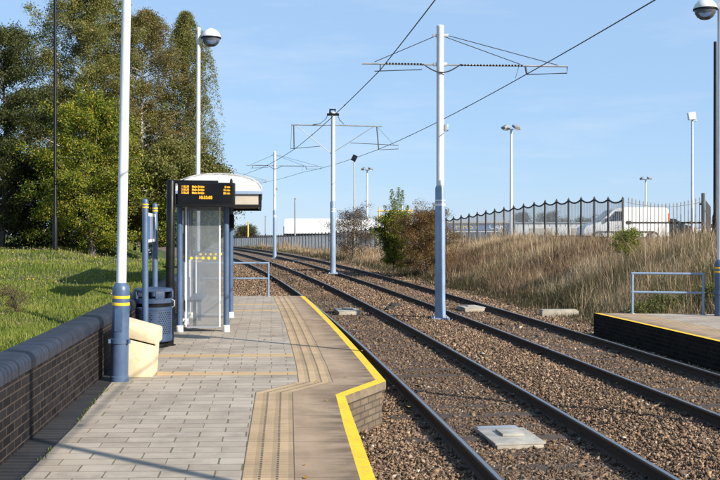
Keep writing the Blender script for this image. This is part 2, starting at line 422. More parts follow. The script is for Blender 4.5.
# ------------------------------------------------------------------ ground sheet (one sheet to the horizon)
def build_ground():
    ys = list(np.arange(-14, 60, .5)) + list(np.arange(60, 140, 2)) + list(np.geomspace(140, 2200, 22))
    Ls = [0, .25, .6, 1, 1.6, 2.3, 3, 4, 5, 6.5, 8, 10, 13, 17, 22, 30, 45, 80, 200, 600, 1500]
    Rs = [0, .35, .8, 1.3, 1.8, 2.4, 3, 3.6, 4.2, 4.8, 5.5, 6.4, 7.5, 9, 11, 13, 16, 20, 26, 35, 60, 120, 300, 800, 1600]
    MIDN = 14
    V = []; Cc = []
    for y in ys:
        y = float(y); w, f = xw(y), xf(y); row = []
        for s in reversed(Ls): row.append((w-.2-s, y, ground_z(w-.2001-s, y), (0, 1, 0)))
        for i in range(MIDN+1):
            x = w-.12 + (f-w+.12)*i/MIDN; row.append((x, y, ground_z(x, y), (1, 0, 0)))
        for s in Rs[1:]:
            asph = 1 if (s > 9.5 and 40 < y < 140) else 0
            row.append((f+s, y, ground_z(f+s, y), (0, 0, 0) if asph else (0, .15 if s < 6 else .3, 1)))
        for q in row: V.append(q[:3]); Cc.append(q[3])
    n = len(row); F = []
    for i in range(len(ys)-1):
        for j in range(n-1): F.append((i*n+j, i*n+j+1, (i+1)*n+j+1, (i+1)*n+j))
    o = np_mesh('ground', np.array(V), np.array(F), M['ground'], np.array(Cc), smooth=True)
    return tag(o, kind='structure')
build_ground()

# ------------------------------------------------------------------ platform
def edge_x(y): return xc(y) - 1.29 + .010*(y-11.7)          # outer yellow edge of the wider part
near_y = [-8, -4, 0, 3, 5, 7, 9]; far_y = list(np.arange(13, 26.7, 1.0)) + [26.6]
def poly_line(f_near, cn, cf, f_far):
    return [(f_near(y), y) for y in near_y] + [cn, cf] + [(f_far(y), y) for y in far_y]
outer = poly_line(lambda y: .113-.0765*(y-7.09), (-.160, 10.66), (.304, 11.71), edge_x)
inner = poly_line(lambda y: .003-.0765*(y-7.09), (-.262, 10.76), (.185, 11.79), lambda y: edge_x(y)-.105)
tac_r = poly_line(lambda y: -.461-.0708*(y-7.09), (-.730, 10.89), (-.314, 11.63), lambda y: edge_x(y)-.105-.50+.012*(y-12))
tac_l = poly_line(lambda y: -.845-.0774*(y-7.09), (-1.139, 10.89), (-.720, 11.63), lambda y: edge_x(y)-.105-.905+.012*(y-12))
def pave_l(y): return xw(y) + (.26 if y < 9 else .26-.12*min(1, (y-9)/4))
padge = [(pave_l(y), y) for y in [p[1] for p in outer]]
wallx = [(xw(y), y) for y in [p[1] for p in outer]]
def strip(name, A, B, z, mat, mode):
    mb = MB(); uv = []; s = 0
    for i in range(len(A)):
        if i:
            s += math.hypot((A[i][0]+B[i][0]-A[i-1][0]-B[i-1][0])/2, (A[i][1]+B[i][1]-A[i-1][1]-B[i-1][1])/2)
        for k, (x, y) in enumerate((A[i], B[i])):
            mb.v.append((x, y, z))
            if mode == 'world':
                c, sn = math.cos(.088), math.sin(.088); uv.append((x*c + y*sn + 50, -x*sn*.35 + y))
            elif mode == 'along': uv.append((s+20, .3*k + .2))
            else: uv.append((k, s+10))
    for i in range(len(A)-1):
        mb.f.append((2*i, 2*i+1, 2*i+3, 2*i+2)); mb.m.append(0)
    mb.uv = uv
    o = mb.build(name, mat, smooth=False)
    return o
plat = thing('platform', None, None); plat['kind'] = 'structure'
for nm, A, B, mat, mode in (('paving', padge, tac_l, 'slab', 'world'), ('tactile_strip', tac_l, tac_r, 'tactile', 'rel'),
                            ('edge_paving', tac_r, inner, 'kerb', 'rel'), ('yellow_line', inner, outer, 'edgeyellow', 'rel'),
                            ('drain_channel', wallx, padge, 'channel', 'along')):
    o = strip(nm, A, B, 0, M[mat], mode); o.parent = plat
# side faces: coping stone then brickwork below
def face_strip(name, line, z0, z1, mat, inset=0.0):
    mb = MB(); uv = []; s = 0
    for i, (x, y) in enumerate(line):
        if i: s += math.hypot(x-line[i-1][0], y-line[i-1][1])
        mb.v += [(x-inset, y+inset*.3, z0), (x-inset, y+inset*.3, z1)]; uv += [(s, z0+2), (s, z1+2)]
    for i in range(len(line)-1): mb.f.append((2*i, 2*i+2, 2*i+3, 2*i+1)); mb.m.append(0)
    mb.uv = uv; o = mb.build(name, mat, plat, smooth=False); return o
endline = outer + [(-4.5, 26.6)]
face_strip('edge_stone', endline, -.095, -.0005, M['nosing'])
face_strip('brick_face', endline, -.62, -.09, M['facebrick'], .045)

# right-hand platform across the tracks
rp = thing('platform', None, None); rp['kind'] = 'structure'
def redge(y): return xc(y)+FAR_TRACK + 1.32 + .03*(18-y)*.25
ry = [2, 5, 8, 11, 13, 15, 17, 19, 20.2, 21.2]
def rline(off): return [(redge(y)+off + (0), y - (.14*off if y > 21 else 0)) for y in ry]
R0, R1, R2, R3, R4 = rline(0), rline(.1), rline(.55), rline(.95), rline(3.1)
for nm, A, B, mat, mode in (('yellow_line', R0, R1, 'edgeyellow', 'rel'), ('edge_paving', R2, R1, 'kerb', 'rel'),
                            ('tactile_strip', R2, R3, 'tactile', 'rel'), ('paving', R3, R4, 'slab', 'world')):
    o = strip(nm, A, B, 0, M[mat], mode); o.parent = rp
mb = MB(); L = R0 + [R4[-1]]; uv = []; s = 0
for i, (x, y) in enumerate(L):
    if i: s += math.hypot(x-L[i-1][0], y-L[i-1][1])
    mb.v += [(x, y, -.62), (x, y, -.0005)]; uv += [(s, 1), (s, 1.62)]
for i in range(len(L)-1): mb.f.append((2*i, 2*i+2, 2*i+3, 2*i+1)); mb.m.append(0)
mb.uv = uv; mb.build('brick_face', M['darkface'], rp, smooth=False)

# ------------------------------------------------------------------ dark brick wall with bullnose coping
def build_wall():
    w = thing('brick_wall', 'low dark brick wall with blue bullnose coping holding back the grass bank', 'wall', (0, 0, 0))
    ys = list(np.arange(-8, 26.7, .6)) + [26.6]
    mb = MB(); uv = []; s = 0
    for i, y in enumerate(ys):
        x = xw(y)
        if i: s += math.hypot(x-xw(ys[i-1]), y-ys[i-1])
        for (dx, z) in ((0, -.02), (0, .60)): mb.v.append((x+dx, y, z)); uv.append((s, z+.04))
        for (dx, z) in ((-.26, .60), (-.26, -.3)): mb.v.append((x+dx, y, z)); uv.append((s, z))
    for i in range(len(ys)-1):
        a, b = 4*i, 4*i+4
        for k in range(3): mb.f.append((a+k, b+k, b+k+1, a+k+1)); mb.m.append(0)
    e = 4*(len(ys)-1); mb.f.append((e, e+1, e+2, e+3)); mb.m.append(0)
    mb.uv = uv; mb.build('brickwork', M['wallbrick'], w, smooth=False)
    prof = [(.012, .600), (.018, .655), (.008, .695), (-.02, .722), (-.06, .732), (-.27, .732), (-.27, .600)]
    mb = MB(); uv = []; s = 0; n = len(prof)
    for i, y in enumerate(ys):
        x = xw(y)
        if i: s += math.hypot(x-xw(ys[i-1]), y-ys[i-1])
        for k, (dx, z) in enumerate(prof): mb.v.append((x+dx, y, z)); uv.append((s, .1+.05*k))
    for i in range(len(ys)-1):
        for k in range(n-1): mb.f.append((n*i+k, n*i+n+k, n*i+n+k+1, n*i+k+1)); mb.m.append(0)
    e = n*(len(ys)-1); mb.f.append(tuple(e+k for k in range(n))); mb.m.append(0)
    mb.uv = uv; mb.build('coping', M['coping'], w, ang=50)
build_wall()

# ------------------------------------------------------------------ rails, sleepers
def rail(off, label):
    ys = list(np.arange(2, 60, 1.0)) + list(np.arange(60, 150, 3.0))
    prof = [(-.07, -.162), (-.07, -.148), (-.012, -.125), (-.012, -.045), (-.036, -.030), (-.036, -.008), (-.022, 0), (.018, 0), (.036, -.008), (.036, -.030), (.012, -.045), (.012, -.125), (.07, -.148), (.07, -.162)]
    mb = MB(); n = len(prof)
    for i, y in enumerate(ys):
        sl = -(xc(y+.5)-xc(y-.5)); nx, ny = 1/math.hypot(1, sl), sl/math.hypot(1, sl)
        for dx, dz in prof: mb.v.append((xc(y) + off + dx*nx, y + dx*ny, ZR+g(y)+dz + far_drop(y)))
    for i in range(len(ys)-1):
        for k in range(n-1):
            mb.f.append((n*i+k, n*i+n+k, n*i+n+k+1, n*i+k+1)); mb.m.append(1 if k == 6 else 0)
    o = mb.build('rail', [M['rust'], M['railtop']], ang=20)
    tag(o, label, 'rail', 'running rails of the two tram tracks')
rail(-.7525, 'tram rail passing right beside the near yellow platform edge'.replace('right ', 'close '))
rail(.7525, 'tram rail of the same track on the mast side of the grey cable box')
rail(FAR_TRACK-.7525, 'tram rail running just beyond the foot of the tall overhead mast')
rail(FAR_TRACK+.7525, 'tram rail below the dark face of the platform across the tracks')

mb = MB(); mb.box((0, 0, 0), (2.4, .24, .12)); first = None
for tr in (0, FAR_TRACK):
    for i, y in enumerate(np.arange(6.9, 31, .66)):
        y = float(y); loc = (xc(y)+tr+random.uniform(-.03, .03), y, ZB+g(y)-.050+random.uniform(-.010, .010))
        rz = math.atan(.11+.0021*(y-8.5))
        lab = 'dark sleeper showing through the ballast of the track beside the yellow edged platform' if tr == 0 else 'dark sleeper showing through the ballast of the track beyond the masts'
        if first is None:
            first = mb.build('sleeper', M['timber'], bevel=.012)
            o = first
            for cx_ in (-.86, -.64, .64, .86):
                k = MB(); k.box((cx_, 0, .075), (.07, .10, .03)); k.tube([(cx_, -.05, .09), (cx_, .05, .10)], .014, 6); k.build('rail_clip', M['rust'], first)
        else: o = first.copy(); COL.objects.link(o)
        if o is not first and y < 21:
            for ch in first.children: q = ch.copy(); COL.objects.link(q); q.parent = o
        o.location = loc; o.rotation_euler = (0, 0, rz)
        tag(o, lab, 'sleeper', 'sleepers of the near track' if tr == 0 else 'sleepers of the far track')

# ------------------------------------------------------------------ ballast stones
def vnoise(x, y, s, seed):
    r = np.random.default_rng(seed); tab = r.random((64, 64))
    u, v = x*s, y*s; i, j = np.floor(u).astype(int), np.floor(v).astype(int); fu, fv = u-i, v-j
    fu = fu*fu*(3-2*fu); fv = fv*fv*(3-2*fv)
    T = lambda a, b: tab[a % 64, b % 64]
    return (T(i, j)*(1-fu)+T(i+1, j)*fu)*(1-fv) + (T(i, j+1)*(1-fu)+T(i+1, j+1)*fu)*fv

def ballast():
    octa = np.array([(1,0,0),(-1,0,0),(0,1,0),(0,-1,0),(0,0,1),(0,0,-1)], float)
    of = np.array([(0,2,4),(2,1,4),(1,3,4),(3,0,4),(2,0,5),(1,2,5),(3,1,5),(0,3,5)])
    P = []; S = []
    for y0, y1, den, sz in ((4, 11, 1900, .0155), (11, 17, 1500, .0155), (17, 26, 900, .0185), (26, 38, 480, .0215), (38, 62, 170, .029)):
        xa, xb = -7.0, 8.2
        n = int((y1-y0)*(xb-xa)*den); x = rng.uniform(xa, xb, n); y = rng.uniform(y0, y1, n)
        s = sz*rng.lognormal(0, .34, n)
        cx = np.array([xc(v) for v in y]); f = np.array([xf(v) for v in y]); w = np.array([xw(v) for v in y])
        el = np.where(y < 10.66, .113-.0765*(y-7.09), np.where(y < 11.71, -.16+(y-10.66)*.442, cx-1.29+.010*(y-11.7)))
        el = np.where(y > 26.7, w+.5, el)
        er = np.where(y < 21.2, cx+FAR_TRACK+1.30, f+.3)
        ok = (x > el+.01) & (x < er) & (np.abs(x) < .40*y+1.6)
        # clear of rail heads and inside-edge heaps
        for o in (-.7525, .7525, FAR_TRACK-.7525, FAR_TRACK+.7525): ok &= np.abs(x-cx-o) > .065
        x, y, s, cx = x[ok], y[ok], s[ok], cx[ok]
        gz = np.array([g(v) for v in y])
        z = ZB + gz + s*rng.uniform(-.1, .7, len(x))
        # shoulder heaps between and outside the tracks
        mid = np.exp(-((x-cx-FAR_TRACK/2)/.65)**2)*.06 + np.exp(-((x-cx-FAR_TRACK/2)/.3)**2)*0
        z += mid*rng.uniform(.3, 1, len(x))
        inner = (np.abs(x-cx) < .66) | (np.abs(x-cx-FAR_TRACK) < .66)
        z -= inner*(.25*s+.002)
        for mx_, my_ in ((1.98, 24.7), (-1.21, 44.8)): z -= .12*(np.hypot(x-mx_, y-my_) < .30)
        P.append(np.stack([x, y, z], 1)); S.append(s)
    P = np.concatenate(P); S = np.concatenate(S); n = len(P)
    V = octa[None]*(S[:, None, None]) * rng.uniform(.5, 1.45, (n, 6, 1)) + rng.normal(0, .30, (n, 6, 3))*S[:, None, None]
    q = rng.normal(size=(n, 4)); q /= np.linalg.norm(q, axis=1)[:, None]; a, b, c, d = q.T
    V *= np.stack([rng.uniform(.9, 1.5, n), rng.uniform(.6, 1.1, n), rng.uniform(.4, .8, n)], 1)[:, None, :]
    R = np.stack([1-2*(c*c+d*d), 2*(b*c-a*d), 2*(b*d+a*c), 2*(b*c+a*d), 1-2*(b*b+d*d), 2*(c*d-a*b), 2*(b*d-a*c), 2*(c*d+a*b), 1-2*(b*b+c*c)], 1).reshape(n, 3, 3)
    V = np.einsum('nij,nkj->nki', R, V); V[:, :, 2] *= .8; V += P[:, None]
    F = (np.arange(n)*6)[:, None, None] + of[None]
    pal = np.array([(.125,.078,.048),(.20,.128,.080),(.27,.178,.112),(.155,.108,.076),(.33,.235,.16),(.075,.048,.033),(.22,.13,.072),(.48,.42,.35)])
    k = rng.choice(len(pal), n, p=[.19,.23,.20,.14,.10,.09,.04,.01]); C = pal[k]*rng.uniform(.72, 1.12, (n, 1))
    C = C*(.82+.36*vnoise(P[:, 0]+20, P[:, 1], .7, 61))[:, None]
    cxs = np.array([xc(v) for v in P[:, 1]]); u = P[:, 0]-cxs
    oily = .38*np.exp(-(u/.6)**2)+.25*np.exp(-((u-FAR_TRACK)/.5)**2)          # brake dust between the rails
    C *= (1-oily)[:, None]
    for o_ in (-.7525, .7525, FAR_TRACK-.7525, FAR_TRACK+.7525): C *= (1-.5*np.exp(-((u-o_)/.22)**2))[:, None]      # rust and oil, with the rails' shade also darkened into the stones
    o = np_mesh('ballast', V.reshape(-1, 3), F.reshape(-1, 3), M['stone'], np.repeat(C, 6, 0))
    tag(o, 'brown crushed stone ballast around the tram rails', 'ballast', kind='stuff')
ballast()

def scatter_leaves():
    n = 420; y = rng.uniform(7, 30, n); V = []; F = []; C = []
    for i in range(n):
        yy = y[i]; x = xc(yy) + rng.uniform(-3.6, 5.0)
        if yy < 26 and x < xc(yy)-1.2:
            if rng.random() < .72: continue
            z = .006
            if x < xw(yy)+.03: continue
        elif yy < 26 and x < xc(yy)-.85: continue
        elif yy < 21.3 and x > xc(yy)+4.5: continue
        else: z = ZB+g(yy)+.045
        s = rng.uniform(.015, .032); a = rng.uniform(0, 6.28); c, sn = math.cos(a)*s, math.sin(a)*s
        o = len(V); V += [(x+c, yy+sn, z+rng.uniform(0, .02)), (x-sn*.6, yy+c*.6, z), (x-c, yy-sn, z+rng.uniform(0, .02)), (x+sn*.6, yy-c*.6, z)]
        F.append((o, o+1, o+2, o+3)); C += [[(.42, .22, .03), (.5, .33, .05), (.22, .11, .04), (.5, .47, .43)][rng.integers(4)]]*4
    tag(np_mesh('fallen_leaves', np.array(V), np.array(F), M['leaf'], np.array(C)), 'dry yellow and brown leaves scattered over ballast and paving', 'leaves', kind='stuff')
scatter_leaves()

# ------------------------------------------------------------------ grass
def blades(name, X, Y, Z, L, W, lean, C, label, cat, tipcol=None, la=None):
    n = len(X); a = rng.uniform(0, 2*pi, n); la = rng.uniform(0, 2*pi, n) if la is None else la; ln = np.abs(rng.normal(0, lean, n))*L
    ax, ay = np.cos(a)*W/2, np.sin(a)*W/2; dx, dy = np.cos(la)*ln, np.sin(la)*ln
    V = np.zeros((n, 5, 3))
    V[:, 0] = np.stack([X-ax, Y-ay, Z-.02], 1); V[:, 1] = np.stack([X+ax, Y+ay, Z-.02], 1)
    V[:, 2] = np.stack([X-ax*.8+dx*.35, Y-ay*.8+dy*.35, Z+L*.55], 1); V[:, 3] = np.stack([X+ax*.8+dx*.35, Y+ay*.8+dy*.35, Z+L*.55], 1)
    V[:, 4] = np.stack([X+dx, Y+dy, Z+L*np.sqrt(np.maximum(.2, 1-(ln/L)**2*.6))], 1)
    F = (np.arange(n)*5)[:, None, None] + np.array([(0, 1, 3), (0, 3, 2), (2, 3, 4)])[None]
    CC = np.repeat(C, 5, 0).reshape(n, 5, 3)
    if tipcol is not None: CC[:, 4] = CC[:, 4]*.3 + np.array(tipcol)*.7
    o = np_mesh(name, V.reshape(-1, 3), F.reshape(-1, 3), M['blade'], CC.reshape(-1, 3))
    return tag(o, label, cat, kind='stuff')
def gz_arr(X, Y): return np.array([ground_z(a, b) for a, b in zip(X, Y)])
def green_grass():
    Xs, Ys = [], []
    for y0, y1, den in ((6.5, 12, 4200), (12, 18, 2600), (18, 26, 1300), (26, 42, 420), (42, 60, 160)):
        n = int((y1-y0)*11*den*.55); Y = rng.uniform(y0, y1, n); s = rng.uniform(0, 1, n)**1.2*11
        w = np.array([xw(v) for v in Y]); X = w-.25-s; ok = X > -.42*Y-1.5
        Xs.append(X[ok]); Ys.append(Y[ok])
    X = np.concatenate(Xs); Y = np.concatenate(Ys); Z = gz_arr(X, Y); n = len(X)
    p = vnoise(X, Y, .9, 3)*.6 + vnoise(X, Y, 2.6, 4)*.4
    L = (.018+.045*p**1.5)*rng.lognormal(0, .35, n)*(1+.015*(Y-8)); W = .0042*(1+.085*(Y-7))
    pal = np.array([(.110, .150, .018), (.165, .205, .028), (.215, .235, .042), (.27, .255, .075), (.34, .275, .13)])
    k = np.clip((vnoise(X, Y, 1.7, 9)*2.9 + rng.normal(0, .8, n)).astype(int), 0, 4)
    C = pal[k]*rng.uniform(.75, 1.2, (n, 1))
    blades('grass', X, Y, Z, L, W, .8, C, 'rough green grass on the bank behind the brick wall', 'grass')
    # taller pinkish seed heads over the upper bank
    n = 1500; Y = rng.uniform(13, 32, n); X = np.array([xw(v) for v in Y])-.4-rng.uniform(0, 9, n)
    ok = (vnoise(X, Y, .5, 21) > .42) & (X > -.42*Y-1); X, Y = X[ok], Y[ok]; n = len(X)
    L = rng.uniform(.07, .17, n); C = np.tile((.17, .18, .05), (n, 1))*rng.uniform(.7, 1.2, (n, 1))
    blades('seed_heads', X, Y, gz_arr(X, Y), L, .011+.0006*Y, .25, C, 'pinkish seed heads standing over the green grass bank', 'grass', (.42, .27, .25))
green_grass()
def flowers():
    n = 2200; Y = rng.uniform(8, 33, n); X = np.array([xw(v) for v in Y])-.35-rng.uniform(0, 9.5, n)
    ok = (X > -.42*Y-1) & ((vnoise(X, Y, .45, 23) > .5) | (rng.random(n) < .10)); X, Y = X[ok], Y[ok]; n = len(X)
    Z = gz_arr(X, Y)+rng.uniform(.03, .12, n); r = rng.uniform(.008, .015, n)*(1+.02*(Y-8))
    k = rng.choice(3, n, p=[.62, .25, .13]); C = np.array([(.40, .27, .27), (.33, .22, .13), (.72, .55, .03)])[k]*rng.uniform(.8, 1.2, (n, 1))
    octa = np.array([(1,0,0),(-1,0,0),(0,1,0),(0,-1,0),(0,0,1),(0,0,-1)], float); of = np.array([(0,2,4),(2,1,4),(1,3,4),(3,0,4),(2,0,5),(1,2,5),(3,1,5),(0,3,5)])
    V = np.stack([X, Y, Z], 1)[:, None]+octa[None]*r[:, None, None]
    o = np_mesh('wildflowers', V.reshape(-1, 3), ((np.arange(n)*6)[:, None, None]+of[None]).reshape(-1, 3), M['blade'], np.repeat(C, 6, 0))
    tag(o, 'faded pink clover heads and a few yellow flowers in the green bank', 'flowers', kind='stuff')
flowers()

def dry_grass():
    Xs, Ys = [], []
    for y0, y1, den in ((20.8, 30, 760), (30, 40, 720), (40, 52, 420), (52, 75, 170), (75, 105, 60)):
        n = int((y1-y0)*8.6*den); Y = rng.uniform(y0, y1, n); s = rng.uniform(-.25, 8.4, n)
        X = np.array([xf(v) for v in Y])+s
        X = np.where(Y < 22, np.array([5.9]*n)+rng.uniform(0, 5, n), X)
        ok = (X < .40*Y+1.5) & ~((Y < 21.6) & (X < 8.9))
        ok &= (s < 7.4) | (Y < 36)
        Xs.append(X[ok]); Ys.append(Y[ok])
    X = np.concatenate(Xs); Y = np.concatenate(Ys); n = len(X)
    nt = n//26; ti = rng.integers(0, n, nt); tid = rng.integers(0, nt, n); intuft = rng.random(n) < .62      # tussocks
    ox, oy = rng.normal(0, .10, n), rng.normal(0, .10, n)
    near = np.argsort(Y); Yr = Y[ti]; Xr = X[ti]
    X = np.where(intuft, Xr[tid]+ox, X); Y = np.where(intuft, Yr[tid]+oy, Y); la = np.where(intuft, np.arctan2(oy, ox), rng.uniform(0, 2*pi, n))
    tl = np.where(intuft, rng.lognormal(0, .38, nt)[tid], .8); tt = np.where(intuft, rng.normal(0, .9, nt)[tid], 0)
    Z = gz_arr(X, Y)
    p = vnoise(X, Y, .55, 31)*.65 + vnoise(X, Y, 1.6, 32)*.35
    s = X-np.array([xf(v) for v in Y])
    green = np.clip(1.2-np.maximum(s, 0)/1.5, 0, 1)*.30 + np.clip(vnoise(X, Y, .35, 40)-.55, 0, 1)*1.3 + np.where((Y < 26) & (X > 7.2), .5, 0)
    L = (.15+.43*p**1.3)*tl*rng.lognormal(0, .22, n)*np.clip(.35+s*.4, .35, 1); W = .0072*(1+.03*(Y-20))
    L = np.where(Y > 50, L*1.1, L)
    straw = np.array([(.38, .28, .17), (.49, .37, .235), (.61, .48, .325), (.26, .18, .105), (.15, .10, .06)])
    gr = np.array([(.06, .062, .018), (.095, .095, .028), (.042, .042, .015)])
    k = np.clip((vnoise(X, Y, .8, 41)*3.2-.6+tt+rng.normal(0, .7, n)).astype(int), 0, 4)
    k = np.where(vnoise(X, Y, .45, 77) > .66, rng.integers(3, 5, n), k)
    C = np.where((rng.random(n) < green)[:, None], gr[rng.integers(0, 3, n)], straw[k])*rng.uniform(.75, 1.25, (n, 1))
    red = np.clip((vnoise(X, Y, .28, 91)-.5)*4, 0, 1)*(rng.random(n) < .55)            # patches of red-brown dead stems
    C = C*(1-red[:, None]) + np.array((.17, .10, .058))*rng.uniform(.6, 1.3, (n, 1))*red[:, None]
    foot = (rng.random(n) < np.clip(1.2-np.maximum(s, 0)/1.0, 0, .75))                 # dark undergrowth along the foot, shade under the grass painted into its colour
    C[foot] = np.array((.045, .040, .018))*rng.uniform(.5, 1.5, (foot.sum(), 1))
    blades('dry_grass', X, Y, Z, L, W, .42, C, 'tall straw coloured grass covering the embankment below the fence', 'grass', None, la)
dry_grass()

# weeds along the wall and wall-channel joint
def weeds():
    n = 900; Y = rng.uniform(7, 26, n); side = rng.random(n)
    X = np.array([pave_l(v) for v in Y]) + rng.normal(0, .012, n); keep = vnoise(X*0, Y, 1.9, 51) > .55
    X, Y = X[keep], Y[keep]; n = len(X); L = rng.uniform(.012, .045, n)
    C = np.array([(.09, .13, .02)])*rng.uniform(.6, 1.4, (n, 1))
    blades('weeds', X, Y, np.zeros(n), L, np.full(n, .008), .7, C, 'tiny weeds in the joint between paving and dark drain bricks', 'weeds')
weeds()

# ================================================================== THINGS
# ------------------------------------------------------------------ platform street lamps
def make_lamp(loc, rz, label):
    t = thing('street_lamp', label, 'street lamp', loc, rz, 'white platform lamps with blue bases')
    b = MB(); b.lathe([(.108, 0), (.108, .06), (.100, .07), (.100, .44), (.112, .445), (.112, .50), (.100, .505), (.100, 1.06), (.094, 1.10), (.074, 1.135), (.060, 1.15)], n=28)
    for a in (-.5, pi+.5): b.box((.118*math.cos(a), .118*math.sin(a), .472), (.05, .035, .045), a)
    base = b.build('base_column', M['blue'], t)
    for z in (.905, .985):
        MB().lathe([(.1005, -.017), (.103, -.015), (.103, .015), (.1005, .017)], (0, 0, z), 28).build('band', M['yellow'], t)
    MB().box((0, -.101, .72), (.09, .006, .26)).build('access_door', M['blue'], t, bevel=.002)
    MB().lathe([(.058, 1.12), (.055, 3.0), (.047, 6.45), (.05, 6.46), (.05, 6.5), (.03, 6.53)], n=20).build('pole', M['white'], t)
    h = MB(); h.tube([(.04, 0, 6.28), (.10, 0, 6.29)], .018, 8)
    h.build('bracket', M['galv'], t)
    cap = MB().lathe([(.235, 6.27), (.24, 6.29), (.21, 6.37), (.15, 6.44), (.07, 6.485), (.035, 6.50)], (.30, 0, 0), 28).build('lamp_cap', M['roofwhite'], t)
    MB().lathe([(.225, 6.255), (.242, 6.258), (.242, 6.285), (.225, 6.288)], (.30, 0, 0), 28).build('rim', M['dark'], cap)
    MB().lathe([(.01, 6.055), (.09, 6.07), (.16, 6.12), (.205, 6.19), (.215, 6.26)], (.30, 0, 0), 28).build('lamp_bowl', M['bowl'], t)
    return t
lamp = make_lamp((-2.815, 11.7, 0), 0, 'white lamp pole with blue yellow-banded base standing against the cream grit bin')
lamp.rotation_euler = (0, .0185, 0)
dup(lamp, (-3.90, 24.0, .10), 0, 'white lamp with domed globe head rising behind the shelter roof').rotation_euler = (0, .004, 0)
dup(lamp, (7.36, 20.45, 0), pi, 'white lamp with globe head beside the railing on the platform across the tracks')
dup(lamp, (7.05, 9.25, 0), pi, 'white platform lamp whose shadow streak crosses the tactile strip')

# ------------------------------------------------------------------ cream grit bin
def grit_bin():
    t = thing('grit_bin', 'cream plastic grit bin with sloping lid beside the blue lamp base', 'grit bin', (-2.865, 11.95, 0), .088); t.scale = (.74, 1, 1)
    b = MB(); b.prism([(.03, 0), (.51, 0), (.542, .385), (.0, .488)], 0, .56)
    b.build('body', M['cream'], t, bevel=.018)
    sl = MB(); sl.prism([(.012, .475), (.530, .372), (.530, .40), (.012, .51)], .012, .548); sl.build('lid_gap_shade', M['rust'], t)  # dark strip painting in the shadowed gap under the lid
    for y in (.12, .44): MB().tube([(-.02, y-.06, .52), (-.02, y+.06, .52)], .018, 8).build('hinge', M['galv'], t)
    l = MB(); l.prism([(-.01, .505), (.560, .395), (.585, .39), (.592, .545), (.575, .562), (.02, .68), (-.015, .66)], -.022, .582)
    l.build('lid', M['cream'], t, bevel=.016)
    MB().box((.594, .28, .44), (.02, .16, .05)).build('handle', M['cream'], t, bevel=.006)
    return t
grit_bin()

# ------------------------------------------------------------------ blue litter bin
def litter_bin():
    t = thing('litter_bin', 'round blue litter bin with black liner between the sign posts and the black pole', 'litter bin', (-3.13, 15.15, 0))
    MB().lathe([(.24, 0), (.24, .06), (.20, .065), (.20, .09)], n=28).build('plinth', M['black'], t)
    MB().lathe([(.27, .085), (.285, .10), (.285, .17), (.28, .175), (.28, .56), (.287, .565), (.287, .60), (.27, .61)], n=36).build('body', M['binblue'], t)
    MB().lathe([(.262, .59), (.268, .66), (.262, .665), (.25, .64)], n=32).build('liner', M['black'], t)
    hd = MB(); n = 36
    hd.lathe([(.285, .665), (.29, .67), (.29, .735), (.275, .74), (.265, .72)], n=n)
    hd.lathe([(.27, .835), (.29, .84), (.29, .865), (.27, .885), (.10, .90)], n=n)
    hood = hd.build('hood', M['binblue'], t)
    for k in range(4):
        a = .55+k*pi/2
        p = MB(); p.box((.278*math.cos(a), .278*math.sin(a), .788), (.03, .14, .11), a); p.build('hood_pillar', M['binblue'], t, bevel=.004)
    for k in range(5):
        a0 = -1.9+k*1.25-.42; m = MB()
        for i in range(7):
            for j in range(11):
                a = a0+i*.13+(j % 2)*.065; z = .215+j*.031
                c, s = math.cos(a), math.sin(a); r = .2815
                m.add([(r*c-s*.011, r*s+c*.011, z), (r*c, r*s, z+.012), (r*c+s*.011, r*s-c*.011, z), (r*c, r*s, z-.012)], [(0, 1, 2, 3)])
        m.build('perforated_panel', M['dark'], t, smooth=False)
    l = MB(); l.tube([(.29, -.06, .60), (.33, -.07, .62), (.33, -.07, .70), (.29, -.06, .715)], .012, 6); l.build('latch', M['galv'], t)
    return t
litter_bin()

# ------------------------------------------------------------------ information board on two posts
def info_board():
    t = thing('information_board', 'white notice panel between two blue posts with domed yellow-banded tops', 'notice board', (-3.07, 14.3, 0))
    dx, dy = -.26, 1.95; ang = math.atan2(dy, dx)
    for k, top in ((0, 2.215), (1, 2.20)):
        p = MB(); p.lathe([(.060, 0), (.060, .02), (.044, .025), (.044, top-.04), (.040, top-.02), (.026, top-.004), (.008, top)], (dx*k, dy*k, 0), 20)
        post = p.build('post', M['blue'], t)
        for z in (top-.085, top-.125):
            MB().lathe([(.0445, -.011), (.047, -.01), (.047, .01), (.0445, .011)], (dx*k, dy*k, z), 20).build('band', M['yellow'], post)
    MB().box((dx/2, dy/2, 1.80), (1.84, .03, .44), ang).build('panel', M['paper'], t, bevel=.004)
    MB().box((dx/2, dy/2, 1.565), (1.84, .04, .025), ang).build('panel_rail', M['dark'], t)
    for i in range(3):
        m = MB(); m.box((dx*(.25+.25*i)+.018, dy*(.25+.25*i), 1.8), (.40, .006, .34), ang)
        m.build('notice', M['cladgrey'] if i == 1 else M['fascia'], t)
    return t
info_board()

